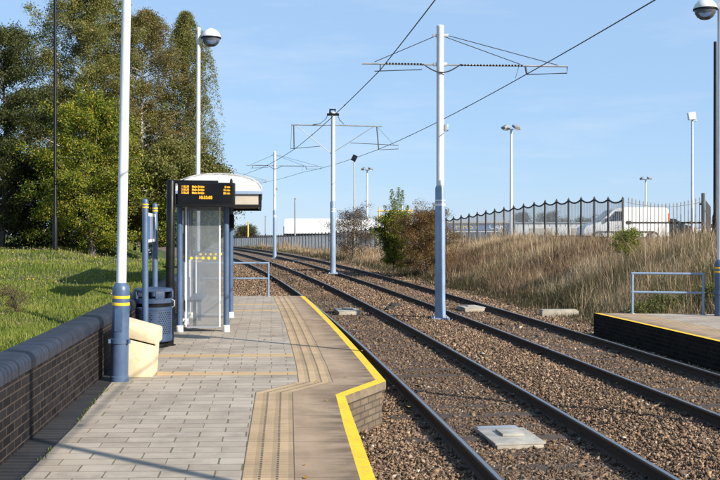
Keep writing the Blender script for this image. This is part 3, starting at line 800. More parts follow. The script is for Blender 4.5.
# ------------------------------------------------------------------ departures display on black pole
def text_mesh(txt, size, loc, rx, mat, parent, align='LEFT', name='lettering', rz=0, ext=.001, sx=1, off_=.0):
    cu = bpy.data.curves.new('lettering', 'FONT'); cu.body = txt; cu.size = size; cu.align_x = align; cu.extrude = ext; cu.offset = off_
    tmp = bpy.data.objects.new('lettering', cu); COL.objects.link(tmp)
    bpy.context.view_layer.update()
    me = bpy.data.meshes.new_from_object(tmp.evaluated_get(bpy.context.evaluated_depsgraph_get()))
    bpy.data.objects.remove(tmp); bpy.data.curves.remove(cu)
    me.materials.clear(); me.materials.append(mat); me.name = name
    o = link(bpy.data.objects.new(name, me), parent); o.location = loc; o.rotation_euler = (rx, 0, rz); o.scale = (sx, 1, 1)
    return o
def display():
    t = thing('departure_display', 'black pole carrying a dark box of amber departure times above the paving', 'display', (-2.92, 15.3, 0))
    p = MB(); p.lathe([(.10, 0), (.10, .012), (.069, .015), (.067, 1.18), (.074, 1.185), (.074, 1.215), (.067, 1.22), (.067, 2.51), (.055, 2.53), (.02, 2.54)], n=24)
    p.box((-.09, 0, 1.2), (.05, .03, .025)); p.box((.09, 0, 1.2), (.05, .03, .025))
    p.build('pole', M['black'], t)
    MB().box((.36, 0, 2.505), (.72, .07, .05)).build('arm', M['black'], t, bevel=.006)
    MB().lathe([(.022, 2.48), (.022, 2.53), (.012, 2.56)], (.92, 0, 0), 10).build('sensor', M['dark'], t)
    b = MB(); b.box((.545, 0, 2.325), (.86, .17, .345)); b.build('case', M['dark'], t, bevel=.012)
    MB().box((.545, -.0865, 2.33), (.79, .004, .285)).build('screen', M['black'], t)
    rows = ('1 BLUE', 'Malin Bridge', '4 min'), ('2 BLUE', 'Malin Bridge', '15 min'), ('3 BLUE', 'Malin Bridge', '28 min')
    for i, (a, d, m) in enumerate(rows):
        z = 2.414-.047*i
        text_mesh(a, .047, (.175, -.0905, z), pi/2, M['amber'], t, sx=.80, off_=.0008)
        text_mesh(d, .047, (.335, -.0905, z), pi/2, M['amber'], t, sx=.80, off_=.0008)
        text_mesh(m, .047, (.915, -.0905, z), pi/2, M['amber'], t, 'RIGHT', sx=.80, off_=.0008)
    text_mesh('10:33:05', .064, (.545, -.0905, 2.245), pi/2, M['amber'], t, 'CENTER', sx=.95, off_=.0012)
    t.rotation_euler = (0, .012, 0)
display()

# ------------------------------------------------------------------ tram shelter
def shelter():
    t = thing('tram_shelter', 'glazed tram shelter with blue posts and arched white roof', 'shelter', (-3.12, 17.3, 0), .1)
    D, Wd = 2.75, .80                        # length along the platform, depth
    def post(x, y, r=.05, h=2.40):
        p = MB(); p.lathe([(r, .09), (r, h)], (x, y, 0), 18); o = p.build('post', M['blue'], t)
        MB().lathe([(r+.012, 0), (r+.012, .10), (r+.002, .112)], (x, y, 0), 18).build('base_sleeve', M['socks'], o)
    for x, y in ((0, 0), (Wd, 0), (0, D/2), (0, D), (Wd, D)): post(x, y)
    def pane(x0, y0, x1, y1, z0=.10, z1=2.16, dots=True):
        L = math.hypot(x1-x0, y1-y0); a = math.atan2(y1-y0, x1-x0); cx, cy = (x0+x1)/2, (y0+y1)/2
        o = MB().box((cx, cy, (z0+z1)/2), (L-.02, .010, z1-z0), a).build('glass_pane', M['glass'], t, smooth=False)
        f = MB()
        for e in (-1, 1): f.box((cx+math.cos(a)*e*(L/2-.012), cy+math.sin(a)*e*(L/2-.012), (z0+z1)/2), (.024, .032, z1-z0+.04), a)
        f.build('glazing_strip', M['socks'], o, smooth=False)
        f = MB(); f.box((cx, cy, z0-.02), (L-.05, .034, .035), a); f.box((cx, cy, z1+.02), (L-.05, .034, .035), a)
        f.build('glazing_rail', M['cladgrey'], o, smooth=False)
        if dots:
            d = MB(); n = max(3, int(round(L/.12)))
            for zz, sh, rr in ((1.275, 0, .027),):
                for i in range(n):
                    k = (i+.5+sh*.5)/n-.5; r = rr*(.7 if (i*7+int(sh*4)) % 5 == 2 else 1)
                    x, y = cx+math.cos(a)*k*(L-.1), cy+math.sin(a)*k*(L-.1)
                    ring = [(x+math.cos(a)*r*math.cos(q)+math.sin(a)*.009, y+math.sin(a)*r*math.cos(q)-math.cos(a)*.009, zz+r*math.sin(q)) for q in [2*pi*j/14 for j in range(14)]]
                    d.add(ring, [tuple(range(14))])
            d.build('safety_dots', M['dots'], o, smooth=False)
    pane(.10, 0, Wd-.10, 0); pane(.10, D, Wd-.10, D)
    pane(0, .08, 0, D/2-.08); pane(0, D/2+.08, 0, D-.08)
    MB().box((.045, 1.95, 1.12), (.02, .36, .52)).build('timetable', M['paper'], t, bevel=.004)
    b = MB(); b.box((.22, D/2, .50), (.26, 1.9, .035)); b.box((.22, .6, .24), (.06, .06, .48)); b.box((.22, 2.1, .24), (.06, .06, .48)); b.build('bench', M['blue'], t, bevel=.006)
    MB().box((Wd+.02, D-.2, 1.93), (.10, .16, .28)).build('help_point', M['dark'], t, bevel=.01)
    # arched roof, overhanging toward the track
    x0, x1, z0 = -.06, 1.42, 2.43; cx, hw, rise = (x0+x1)/2, (x1-x0)/2, .30
    def arc(n, sx=1, off=0): return [(cx-hw*sx*math.cos(pi*i/n), z0+off+(rise*math.sin(pi*i/n)**.8)) for i in range(n+1)]
    P = arc(28); Q = [(x, z-.035) for x, z in arc(28, .97)]
    r = MB(); r.prism(P+Q[::-1], -.45, D+.45); r.build('roof', M['roofwhite'], t, ang=50)
    for y in (-.44, D+.44):
        e = MB(); e.prism([(x, z-.004) for x, z in arc(28, .985)], y-.01, y+.01); e.build('roof_end', M['roofwhite'], t, ang=60)
    fr = MB()
    for y in (-.43, D+.43): fr.box((cx, y, z0-.03), (x1-x0+.01, .07, .055))
    for x in (x0+.02, x1-.02): fr.box((x, D/2, z0-.03), (.05, D+.80, .055))
    fr.build('roof_frame', M['mastblue'], t, bevel=.006)
    fa = MB()
    for y in (-.40, D+.40): fa.box((cx, y, 2.175), (x1-x0-.02, .05, .045))
    fa.box((x1-.035, D/2, 2.285), (.05, D+.76, .25)); fa.box((x0+.035, D/2, 2.285), (.05, D+.76, .25))
    fa.build('fascia_frame', M['dark'], t, bevel=.005)
    for y in (-.40, D+.40):
        MB().box((cx, y, 2.29), (x1-x0-.13, .03, .185)).build('name_panel', M['beige'], t)
    MB().box((cx, D/2, 2.40), (x1-x0-.12, D+.6, .02)).build('ceiling_panel', M['beige'], t)
shelter()

# ------------------------------------------------------------------ blue guard railings
def railing(loc, L, h, rz, label, fade=False):
    t = thing('guard_railing', label, 'railing', loc, rz, 'blue guard railings at the platform ends')
    for x in (0, L):
        p = MB(); p.tube([(x, 0, 0), (x, 0, h)], .026, 10); o = p.build('post', M['mastblue'], t)
        MB().lathe([(.06, 0), (.06, .012)], (x, 0, 0), 12).build('base_plate', M['galv'], o)
    for z in (h-.01, h*.53): MB().tube([(-.024, 0, z), (L+.024, 0, z)], .025, 10).build('rail_tube', M['mastblue'], t)
railing((-4.25, 26.45, 0), 1.83, .89, 0, 'blue railing closing the far end of the paving behind the shelter')
railing((5.72, 21.0, 0), 1.42, .86, -.20, 'blue railing in front of the dry grass embankment')

# ------------------------------------------------------------------ overhead line masts
def mast_core(t, h=7.3, split=3.32):
    # z = 0 is the ground beside the mast
    MB().box((0, 0, .075), (.44, .44, .04)).build('base_plate', M['mastblue'], t, bevel=.004)
    for a in range(4):
        MB().lathe([(.022, .09), (.022, .135), (.012, .14)], (.16*(1 if a % 2 else -1), .16*(1 if a//2 else -1), 0), 8).build('anchor_bolt', M['galv'], t)
    MB().lathe([(.150, .03), (.138, .14), (.126, .5), (.122, split-.03), (.112, split), (.096, split+.03)], n=24).build('lower_shaft', M['mastblue'], t)
    MB().lathe([(.095, split), (.090, h-.06), (.094, h-.05), (.094, h), (.06, h+.02)], n=24).build('upper_shaft', M['white'], t)
    for dz in (0, .07, .12):
        pl = MB(); pl.lathe([(.1225, 0), (.1245, .002), (.1245, .055 if dz == 0 else .03), (.1225, .057 if dz == 0 else .032)], (0, 0, split-.52+dz+.05), 24)
        pl.build('number_plate', M['paper'] if dz != .07 else M['galv'], t)
def insul(m, a, b, r=.032, n=9):
    a, b = Vector(a), Vector(b); k = 2*n+1
    pts = [a.lerp(b, i/(k-1)) for i in range(k)]; m.tube(pts, [r if i % 2 else r*.62 for i in range(k)], 8)
def mast_stayed(label, loc):
    t = thing('overhead_mast', label, 'mast', loc, 0, 'masts carrying the overhead tram wires'); mast_core(t)
    za = 6.35
    c = MB(); c.tube([(-1.93, 0, za+.02), (0, 0, za-.01), (3.16, 0, za-.05)], .022, 8); c.build('cross_arm', M['galv'], t)
    for a, b, n in (((-1.36, 0, za+.016), (-.44, 0, za+.0), 12), ((.50, 0, za-.02), (2.05, 0, za-.034), 20)):
        k = MB(); insul(k, a, b, .028, n); k.build('insulator', M['black'], t)
    s = MB(); zt = 7.06
    s.tube([(-.09, 0, zt), (-1.62, 0, za+.06)], .010, 6); s.tube([(.09, 0, zt-.02), (1.98, 0, za+.0)], .010, 6); s.tube([(.12, 0, zt+.02), (2.9, 0, za-.02)], .010, 6)
    s.build('stay_wire', M['wire'], t)
    MB().box((0, 0, zt), (.40, .05, .07)).build('stay_bracket', M['galv'], t, bevel=.006)
    MB().box((0, 0, za), (.34, .06, .09)).build('arm_bracket', M['galv'], t, bevel=.006)
    l = MB(); l.tube([(-.45, -.02, za-.02)]+[(-.42+.92*i/12, -.12, za-.02-.20*math.sin(pi*i/12)) for i in range(13)]+[(.52, -.02, za-.04)], .017, 6); l.build('jumper_cable', M['wire'], t)
    MB().tube([(-1.62, 0, za-.17), (-.45, 0, za-.13), (-.45, 0, za-.03)], .012, 6).build('registration_arm', M['wire'], t)
    MB().tube([(3.14, 0, za-.05), (3.13, 0, za-.22), (2.15, 0, za-.25)], .014, 6).build('registration_arm', M['wire'], t)
    for pts, rr in (([(-1.48, 0, za), (-1.48, 0, za-.17)], .014), ([(2.10, 0, za-.04), (2.14, 0, za-.25)], .022)): MB().tube(pts, rr, 6).build('drop_rod', M['wire'], t)
    MB().tube([(1.95, 0, za-.03), (1.86, 0, za-.34)], .006, 5).build('dropper_wire', M['wire'], t)
    MB().box((.15, -.03, 4.78), (.09, .10, .17)).build('junction_box', M['galv'], t, bevel=.01)
    return t
def mast_braced(label, loc):
    t = thing('overhead_mast', label, 'mast', loc, 0, 'masts carrying the overhead tram wires'); mast_core(t, 7.30, 3.30)
    za = 6.72
    c = MB(); c.tube([(-1.88, 0, za+.02), (-.3, 0, za)], .026, 8); c.tube([(.35, 0, za), (2.2, 0, za-.06)], .026, 8); c.tube([(-.3, 0, za), (.35, 0, za)], .02, 8); c.build('cross_arm', M['galv'], t)
    for a, b, n in (((.5, 0, za), (1.9, 0, za-.04), 14), ((-1.7, 0, za+.02), (-.55, 0, za), 10)):
        k = MB(); insul(k, a, b, .03, n); k.build('insulator', M['cladgrey'], t)
    for a, b_ in (((-1.65, 0, za), (-.09, 0, 5.45)), ((1.80, 0, za-.07), (.09, 0, 5.55))): MB().tube([a, b_], .015, 8).build('brace', M['galv'], t)
    for a, b in (((-1.76, 0, za), (-1.74, 0, 5.65)), ((1.96, 0, za-.06), (2.05, 0, 5.62))):
        d = MB(); insul(d, a, b, .032, 10); d.build('drop_insulator', M['wire'], t)
    for pts in ([(-1.90, 0, 5.67), (-.58, 0, 5.78)], [(.78, 0, 5.93), (2.93, 0, 5.82), (2.93, 0, 5.66), (2.1, 0, 5.62)]): MB().tube(pts, .014, 6).build('registration_arm', M['wire'], t)
    for pts in ([(2.0, 0, za-.1), (2.75, 0, 5.82)], [(-1.85, 0, za), (-1.90, 0, 5.66)]): MB().tube(pts, .007, 5).build('dropper_wire', M['wire'], t)
    m = MB(); m.box((0, 0, 7.20), (.54, .20, .09)); m.tube([(-.13, 0, 7.22), (-.13, 0, 7.42), (.10, 0, 7.42), (.10, 0, 7.22)], .05, 8); m.build('switch', M['dark'], t)
    l = MB(); l.tube([(-.2, -.05, 7.25), (-.32, -.05, 7.0), (-.55, -.05, 6.8), (-.9, -.04, 6.74)], .015, 6); l.tube([(.2, -.05, 7.2), (.3, -.05, 6.95), (.5, -.04, 6.76)], .015, 6); l.build('jumper_cable', M['wire'], t)
    return t
M1 = mast_stayed('tallest overhead mast, white above a blue lower shaft, standing between the two tracks', (1.98, 24.7, -.50))
M2 = mast_braced('overhead mast with two slanting braces and a black switch box on its top', (-1.21, 44.8, -.29))
dup(M1, (-5.77, 67.6, -.28), 0, 'slender distant overhead mast between the braced mast and the shelter roof')
dup(M1, (-11.4, 88.0, -.20), 0, 'overhead mast whose tip shows just over the white shelter roof')
dup(M1, (4.95, -6.0, -.50), 0, 'overhead mast standing behind the viewpoint between the two tracks')

def wire(pts, label):
    P = []
    for (a, b) in zip(pts, pts[1:]):
        a, b = Vector(a), Vector(b); n = 14
        for i in range(n):
            k = i/n; q = a.lerp(b, k); q.z -= .10*4*k*(1-k)*((b-a).length/22); P.append(q)
    P.append(Vector(pts[-1]))
    m = MB(); m.tube(P, .0115, 6)
    for (a, b) in zip(pts, pts[1:]):
        for k in (.28, .68):
            i = int(k*14); 
            q = Vector(a).lerp(Vector(b), k); q.z -= .10*4*k*(1-k)*((Vector(b)-Vector(a)).length/22)
            m.box(tuple(q), (.032, .10, .034))
    o = m.build('contact_wire', M['wire']); tag(o, label, 'overhead wire', 'overhead contact wires')
wire([(5.2, -26, 5.72), (3.40, -6, 5.74), (.50, 24.7, 5.71), (-2.94, 44.8, 5.36), (-7.40, 67.6, 5.63), (-13.1, 88, 5.7), (-22, 112, 5.6)], 'overhead wire above the track beside the yellow edged platform')
wire([(8.3, -26, 5.66), (6.64, -6, 5.68), (4.14, 24.7, 5.62), (.85, 44.8, 5.36), (-3.83, 67.6, 5.63), (-9.5, 88, 5.7), (-18.4, 112, 5.6)], 'overhead wire above the track beyond the masts, ending high over the railing')

# ------------------------------------------------------------------ cable boxes in the track
def cable_box(loc, rz, sc, label):
    t = thing('cable_box', label, 'cable box', (loc[0], loc[1], loc[2]-.035), rz, 'pale cable boxes lying in the ballast'); t.scale = (sc, sc, 1)
    MB().box((0, 0, .03), (.50, .98, .10)).build('base', M['concrete'], t, bevel=.008)
    MB().box((0, -.10, .092), (.54, .78, .022)).build('lid', M['paleconc'], t, bevel=.005)
    MB().box((0, .40, .086), (.46, .17, .012)).build('end_plate', M['galv'], t, bevel=.003)
    MB().box((.02, -.02, .118), (.24, .30, .028)).build('raised_cover', M['paleconc'], t, bevel=.006)
    return t
cb = cable_box((1.60, 10.85, -.505), .135, 1.0, 'pale concrete cable box between the rails closest to the viewer')
cb2 = dup(cb, (-.36, 26.6, -.455), .16, 'small pale cable box between rails beyond the yellow platform tip', (1.1, 1.15, 1))
dup(cb, (3.05, 27.6, -.455), .17, 'pale cable box on the far track near the mast foot', (1.1, .9, 1))
tr = thing('cable_trough', 'low concrete trough block at the embankment foot beside the dark platform end', 'trough', (5.15, 25.9, -.47), .05)
MB().box((0, 0, .07), (.95, .36, .15)).build('body', M['concrete'], tr, bevel=.012)
MB().box((0, .0, .155), (.90, .30, .02)).build('lid', M['concrete'], tr, bevel=.006)
for x, y, s, lab in ((1.02, 28.4, .16, 'dark rubber lump on the ballast just before the tall mast foot'), (.80, 27.3, .10, 'small dark lump on the ballast beside the rail before the mast')):
    m = MB(); m.lathe([(s*.9, -.02), (s, .05), (s*.75, .12), (s*.3, .15)], n=9)
    o = m.build('rubber_block', M['tyre']); o.location = (x, y, -.44); o.rotation_euler = (.1, .15, .6); o.scale = (1.4, .8, .8); tag(o, lab, 'rubber block')

# ------------------------------------------------------------------ tall black poles
def black_pole(loc, h, r, label, door):
    t = thing('tall_pole', label, 'pole', loc, 0)
    MB().lathe([(r*1.5, -.3), (r*1.5, 1.15), (r, 1.22), (r*.8, h), (r*.5, h+.02)], n=16).build('shaft', M['black'], t)
    if door: MB().box((0, -r*1.52, .7), (r*1.3, .012, .5)).build('access_door', M['dark'], t, bevel=.003)
black_pole((-9.30, 30.5, .98), 9.6, .052, 'tall thin black pole standing on the grass bank before the trees', True)
black_pole((6.95, 1.05, 0), 9.6, .055, 'tall black pole whose long shadow runs over the paving and up the brick wall', True)
black_pole((11.72, 33.0, 1.05), 6.9, .062, 'black pole beside the white lamp at the end of the side fence', False)

# ------------------------------------------------------------------ scalloped fence, gate, side fence
ZT = [(43, 3.07), (46, 3.18), (50, 3.12), (52.5, 2.98), (56, 2.78), (60.6, 2.48), (68, 2.15), (75, 1.92), (88, 1.46), (106, 1.12), (128, .78), (150, .5)]
def fence():
    t = thing('metal_fence', 'long dark metal fence with scalloped top along the embankment crest', 'fence', (fence_x(43), 43, 0))
    ys = [43+1.116*i for i in range(91)]
    ang = math.atan2(1, -.314)
    P = [(fence_x(y)-fence_x(43), y-43, lerp_tab(ZT, y)) for y in ys]
    for x, y, z in P:
        m = MB(); m.box((x, y, z-1.0), (.075, .075, 2.06), ang); m.lathe([(.05, z+.02), (.035, z+.05), (.006, z+.11)], (x, y, 0), 6)
        m.build('post', M['fence'], t, smooth=False)
    for (x0, y0, z0), (x1, y1, z1) in zip(P, P[1:]):
        m = MB(); pts = []
        for i in range(9):
            k = i/8; pts.append((x0+(x1-x0)*k, y0+(y1-y0)*k, z0+(z1-z0)*k-.02-.15*4*k*(1-k)))
        m.tube(pts, .038, 6)
        m.box(((x0+x1)/2, (y0+y1)/2, (z0+z1)/2-1.72), (1.12, .03, .05), ang)
        for i in range(1, 14):
            k = i/14; zt = z0+(z1-z0)*k-.05-.15*4*k*(1-k)
            m.box((x0+(x1-x0)*k, y0+(y1-y0)*k, (zt+(z0+z1)/2-1.85)/2), (.021, .012, zt-((z0+z1)/2-1.85)), ang, 1)
        m.build('panel', [M['fence'], M['infill']], t, smooth=False)
fence()
def gate():
    t = thing('palisade_gate', 'spiked metal gate with dipped top and one heavy cross rail before the white van', 'gate', (11.42, 43.0, 0))
    W = 3.26; m = MB(); n = 20
    for i in range(n):
        x = .12+(W-.2)*i/(n-1); k = i/(n-1); zt = 3.13-.27*math.sin(pi*k)
        m = MB(); m.box((x, 0, (zt+1.0)/2), (.032, .018, zt-1.0)); m.add([(x-.03, 0, zt-.09), (x+.03, 0, zt-.09), (x, 0, zt+.05), (x, .02, zt-.03)], [(0, 1, 2), (0, 2, 3), (1, 3, 2)])
        m.build('pale', M['pale'], t, smooth=False)
    r = MB(); r.box((W/2, -.02, 2.05), (W, .05, .075)); r.box((W/2, -.02, 1.2), (W, .04, .06)); r.box((.12, -.045, 2.05), (.2, .03, .16)); r.box((W*.86, -.02, 2.05), (.12, .07, .11))
    r.build('cross_rail', M['fence'], t, smooth=False)
    q = MB(); q.tube([(.05+(W-.05)*i/10, .012, 2.93-.20*math.sin(pi*i/10)) for i in range(11)], .012, 6); q.build('top_rail', M['pale'], t)
    MB().box((W+.07, 0, 2.1), (.12, .12, 2.45)).build('gate_post', M['fence'], t, bevel=.008)
    MB().box((W-.02, -.03, 2.85), (.12, .05, .08)).build('hinge', M['fence'], t)
gate()
def side_fence():
    t = thing('palisade_fence', 'short pale palisade fence running downhill from the gate post to the black pole', 'fence', (14.80, 42.8, 0))
    dx, dy = -1.55, -5.0; n = 34
    for i in range(n):
        k = i/(n-1); x, y = dx*k, dy*k; zt = 3.0-.38*k; zb = .9
        m = MB(); m.box((x, y, (zt+zb)/2), (.07, .02, zt-zb), math.atan2(dy, dx)); m.build('pale', M['pale'], t, smooth=False)
    r = MB()
    for z in (2.55, 1.5): r.tube([(0, .03, z), (dx, dy+.03, z-.36)], .03, 6)
    r.build('cross_rail', M['pale'], t)
side_fence()

# ------------------------------------------------------------------ vehicles (front faces -x)
def vehicle(name, label, cat, loc, L, W, prof, wins, wheels, body, tail=None, group=None, rz=0):
    t = thing(name, label, cat, loc, rz, group)
    m = MB(); m.prism(prof, 0, W); b = m.build('body', body, t, bevel=.06, ang=45)
    for w in wins:
        for y in (-.004, W+.004):
            q = MB(); q.prism(w, y-.004, y+.004); q.build('window', M['carglass'], t, smooth=False)
    for x, r in wheels:
        for y in (.02, W-.02):
            c = MB(); n = 22
            c.add([(x+r*1.18*math.cos(a), y-.012 if y < W/2 else y+.012, r+r*1.18*math.sin(a)) for a in [2*pi*i/n for i in range(n)]], [tuple(range(n))]); c.build('wheel_arch', M['tyre'], t, smooth=False)
            k = MB(); sg = -1 if y < W/2 else 1
            k.lathe([(r*.8, -.10), (r, -.07), (r, .07), (r*.8, .10)], n=22); o = k.build('wheel', M['tyre'], t)
            o.location = (x, y+sg*.02, r); o.rotation_euler = (pi/2, 0, 0)
            h = MB(); h.lathe([(r*.62, -.006), (r*.58, .006), (r*.15, .02)], n=16); ho = h.build('rim', M['galv'], o); ho.location = (0, 0, -.104*sg*-1 if sg > 0 else .104)
    return t
vp = [(.02, .32), (-.02, .55), (.03, .82), (.18, .98), (.95, 1.20), (1.68, 1.86), (1.95, 1.99), (2.4, 2.03), (4.70, 2.02), (4.86, 1.88), (4.90, .95), (4.90, .34)]
v = vehicle('van', 'white panel van with dark cab window parked behind the fence and gate', 'van', (12.75, 57.0, .99), 4.9, 1.9, vp,
        [[(1.22, 1.22), (1.80, 1.80), (2.22, 1.80), (2.28, 1.26)]], [(.80, .33), (3.95, .33)], M['carwhite'])
m = MB(); m.add([(.99, .14, 1.255), (.99, 1.76, 1.255), (1.655, 1.68, 1.862), (1.655, .22, 1.862)], [(0, 1, 2, 3)]); 
m.v = [(x-.03, y, z+.02) for x, y, z in m.v]; m.build('windscreen', M['carglass'], v, smooth=False)
for y in (.03, 1.87):
    MB().box((4.86, y, 1.42), (.09, .10, .55)).build('tail_light', M['orange'], v, bevel=.01)
    MB().box((.10, y+(.10 if y < 1 else -.10), .80), (.16, .22, .14)).build('headlight', M['carglass'], v, bevel=.02)
    MB().box((1.28, y+(-.12 if y < 1 else .12), 1.30), (.10, .16, .22)).build('mirror', M['carblack'], v, bevel=.02)
MB().box((2.4, .0-.006, .62), (3.2, .02, .09)).build('side_trim', M['tyre'], v)
cp = [(.0, .30), (-.02, .58), (.10, .72), (.95, .88), (1.55, 1.33), (1.9, 1.44), (2.9, 1.42), (3.55, 1.05), (4.05, .92), (4.15, .70), (4.15, .30)]
w1 = [(1.15, .92), (1.62, 1.30), (2.20, 1.35), (2.20, .94)]; w2 = [(2.27, .94), (2.27, 1.35), (2.85, 1.33), (3.30, 1.02), (3.2, .94)]
def car(label, loc, body, rz=0):
    c = vehicle('parked_car', label, 'car', loc, 4.15, 1.7, cp, [w1, w2], [(.78, .31), (3.35, .31)], body, rz=rz)
    for y in (.10, 1.60):
        MB().box((.03, y, .66), (.12, .26, .13)).build('headlight', M['paper'], c, bevel=.02); MB().box((4.12, y, .80), (.08, .24, .14)).build('tail_light', M['orange'], c, bevel=.02)
    return c
car('black car with sloping rear seen through the gate just behind the van', (16.65, 62, 1.0), M['carblack'])
car('white car nose showing through the gate beside its end post', (29.9, 90, .95), M['carwhite'])

# ------------------------------------------------------------------ buildings beyond the fence
def first_cars():
    t = thing('showroom', 'low car showroom with blue fascia lettered in yellow and white beyond the scalloped fence', 'building', (8.3, 95, -.8))
    MB().box((3.1, 4, 1.25), (6.2, 8, 2.5)).build('wall', M['clad'], t)
    MB().box((3.1, 3.9, 3.22), (6.5, 8.6, .16)).build('roof', M['beige'], t)
    MB().box((3.1, -.06, 2.83), (6.3, .16, .66)).build('fascia', M['fascia'], t)
    text_mesh('FIRST', .74, (.70, -.146, 2.57), pi/2, M['yellow'], t, ext=.004, sx=1.32)
    text_mesh('CARS', .74, (3.95, -.146, 2.57), pi/2, M['paper'], t, ext=.004, sx=.98)
    for i in range(4):
        w = MB().box((.9+1.45*i, -.012, 1.35), (1.25, .04, 1.9)).build('window', M['carglass'], t)
        f = MB()
        for dx in (-.65, .65): f.box((.9+1.45*i+dx, -.03, 1.35), (.06, .07, 2.0))
        f.build('frame', M['cladgrey'], w)
first_cars()
def low_white():
    t = thing('industrial_unit', 'long low pale building between the showroom and the white van', 'building', (14.6, 94, -.6))
    MB().box((7, 5, 1.45), (14, 10, 2.9)).build('wall', M['clad'], t)
    r = MB(); r.box((7, 5, 2.98), (14.3, 10.3, .10)); r.build('roof', M['cladgrey'], t)
    for i in range(3):
        MB().box((2.4+4*i, -.02, 1.3), (2.2, .05, 2.3)).build('door', M['beige'], t)
    q = MB()
    for i in range(28): q.box((.25+.5*i, -.008, 2.75), (.05, .02, .25))
    q.build('cladding_rib', M['cladgrey'], t)
low_white()
def warehouse():
    t = thing('warehouse', 'long white warehouse roof showing above the distant fence', 'building', (-9.1, 122, -2.2))
    MB().box((5.4, 6, 1.7), (10.8, 12, 3.4)).build('wall', M['cladgrey'], t)
    r = MB(); r.prism([(0, 0), (0, .05), (.10, .12)] + [(0, 0)], 0, .1)
    q = MB(); P = [(-.25, 3.42), (-.25, 3.75), (.0, 4.6), (.5, 5.2), (6.0, 5.35), (12.0, 5.2), (12.4, 4.6), (12.6, 3.75), (12.6, 3.42)]
    n = len(P); q.v = [(-.10, y-.25+.0, z) for y, z in P] + [(10.9, y-.25, z) for y, z in P]
    q.f = [tuple(range(n)), tuple(range(2*n-1, n-1, -1))] + [(i, n+i, n+(i+1) % n, (i+1) % n) for i in range(n)]; q.m = [0]*len(q.f)
    q.build('roof', M['roofwhite'], t, ang=50)
    MB().box((5.4, -.4, 3.38), (11.1, .12, .14)).build('gutter', M['dark'], t)
    MB().box((-.05, 6, 3.2), (.35, 12.2, 2.2)).build('end_wall', M['cladgrey'], t)
    a = MB(); a.box((11.5, 5, 2.2), (1.1, 8, 4.4)); a.build('annex', M['clad'], t)
warehouse()
def gantry():
    t = thing('scaffold_frame', 'yellow scaffold rails standing behind the green shrub and brown bush', 'scaffold', (1.42, 75, 0))
    for x, h in ((0, 3.45), (1.75, 3.65), (2.45, 3.35), (1.0, 3.2)):
        for y in (0, 1.2): 
            MB().tube([(x, y, -.5), (x, y, h if y == 0 else 3.25)], .035, 8).build('upright', M['yellowsteel'] if x != 1.75 else M['paper'], t)
    r = MB()
    for z in (3.15, 2.72):
        for y in (0, 1.2): r.tube([(-.1, y, z), (2.6, y, z)], .04, 8)
    for x in (0, 2.45): r.tube([(x, 0, 3.15), (x, 1.2, 3.15)], .04, 8)
    r.build('guard_tube', M['yellowsteel'], t); MB().box((1.2, .6, 2.35), (2.5, 1.3, .06)).build('deck', M['concrete'], t)
gantry()

# ------------------------------------------------------------------ floodlight masts
def cluster_light(loc, label, sc=(1, 1, 1)):
    t = thing('floodlight_mast', label, 'floodlight', loc, 0, 'clustered floodlight masts')
    MB().lathe([(.14, -1.5), (.13, 4), (.10, 9.6), (.10, 9.75)], n=14).build('pole', M['white'], t)
    MB().box((0, 0, 9.75), (1.25, .10, .07)).build('head_frame', M['galv'], t)
    for k in range(4):
        a = k*pi/2+.5
        Mx = Matrix.Rotation(a, 3, 'Z') @ Matrix.Rotation(.5, 3, 'Y')
        m = MB(); m.box((.62*math.cos(a), .62*math.sin(a), 9.92), (.42, .5, .20), 0, 0, Mx); m.build('lamp', M['cladgrey'], t, bevel=.02)
    return t
F1 = cluster_light((12.1, 80, 0), 'tallest white floodlight mast with a four lamp cluster behind the scalloped fence')
dup(F1, (36.0, 126, -1.75), 0, 'floodlight cluster showing just above the spiked gate and van')
dup(F1, (.9, 126, -.55), .3, 'floodlight cluster mast between the dark single floodlight and the green shrub')
t = thing('floodlight_mast', 'slim mast with one dark tilted floodlight over the thin brown bush', 'floodlight', (-.43, 75, 0))
MB().lathe([(.07, -1), (.06, 3), (.05, 6.9)], n=10).build('pole', M['beige'], t)
MB().box((0, -.05, 7.1), (.36, .22, .46), 0, 0, Matrix.Rotation(.45, 3, 'Y')).build('lamp', M['dark'], t, bevel=.02)
t = thing('floodlight_mast', 'white mast with one pale box floodlight between the gate and the black pole', 'floodlight', (20.6, 62, 0))
MB().lathe([(.10, -.5), (.085, 3), (.07, 8.5)], n=12).build('pole', M['white'], t)
MB().box((-.06, -.05, 8.78), (.44, .34, .46), 0, 0, Matrix.Rotation(-.15, 3, 'Y')).build('lamp', M['paper'], t, bevel=.03)
MB().box((.12, 0, 8.52), (.30, .16, .10)).build('mount', M['galv'], t)
for x, y, h, r, mat, lab in ((-7.15, 110, 5.1, .10, 'cladgrey', 'plain grey post rising above the long white warehouse roof'), (-12.3, 130, 3.4, .07, 'cladgrey', 'thin grey post between the shelter and the warehouse'), (-14.55, 130, 2.7, .11, 'yellowsteel', 'short ochre post standing in the small bush by the shelter roof')):
    t = thing('lamp_post', lab, 'post', (x, y, -1))
    MB().lathe([(r, -.5), (r*.9, h+.5), (r*.7, h+1)], n=8).build('shaft', M[mat], t); MB().box((0, 0, h+1.02), (r*2.4, r*2, .12)).build('cap', M[mat], t)

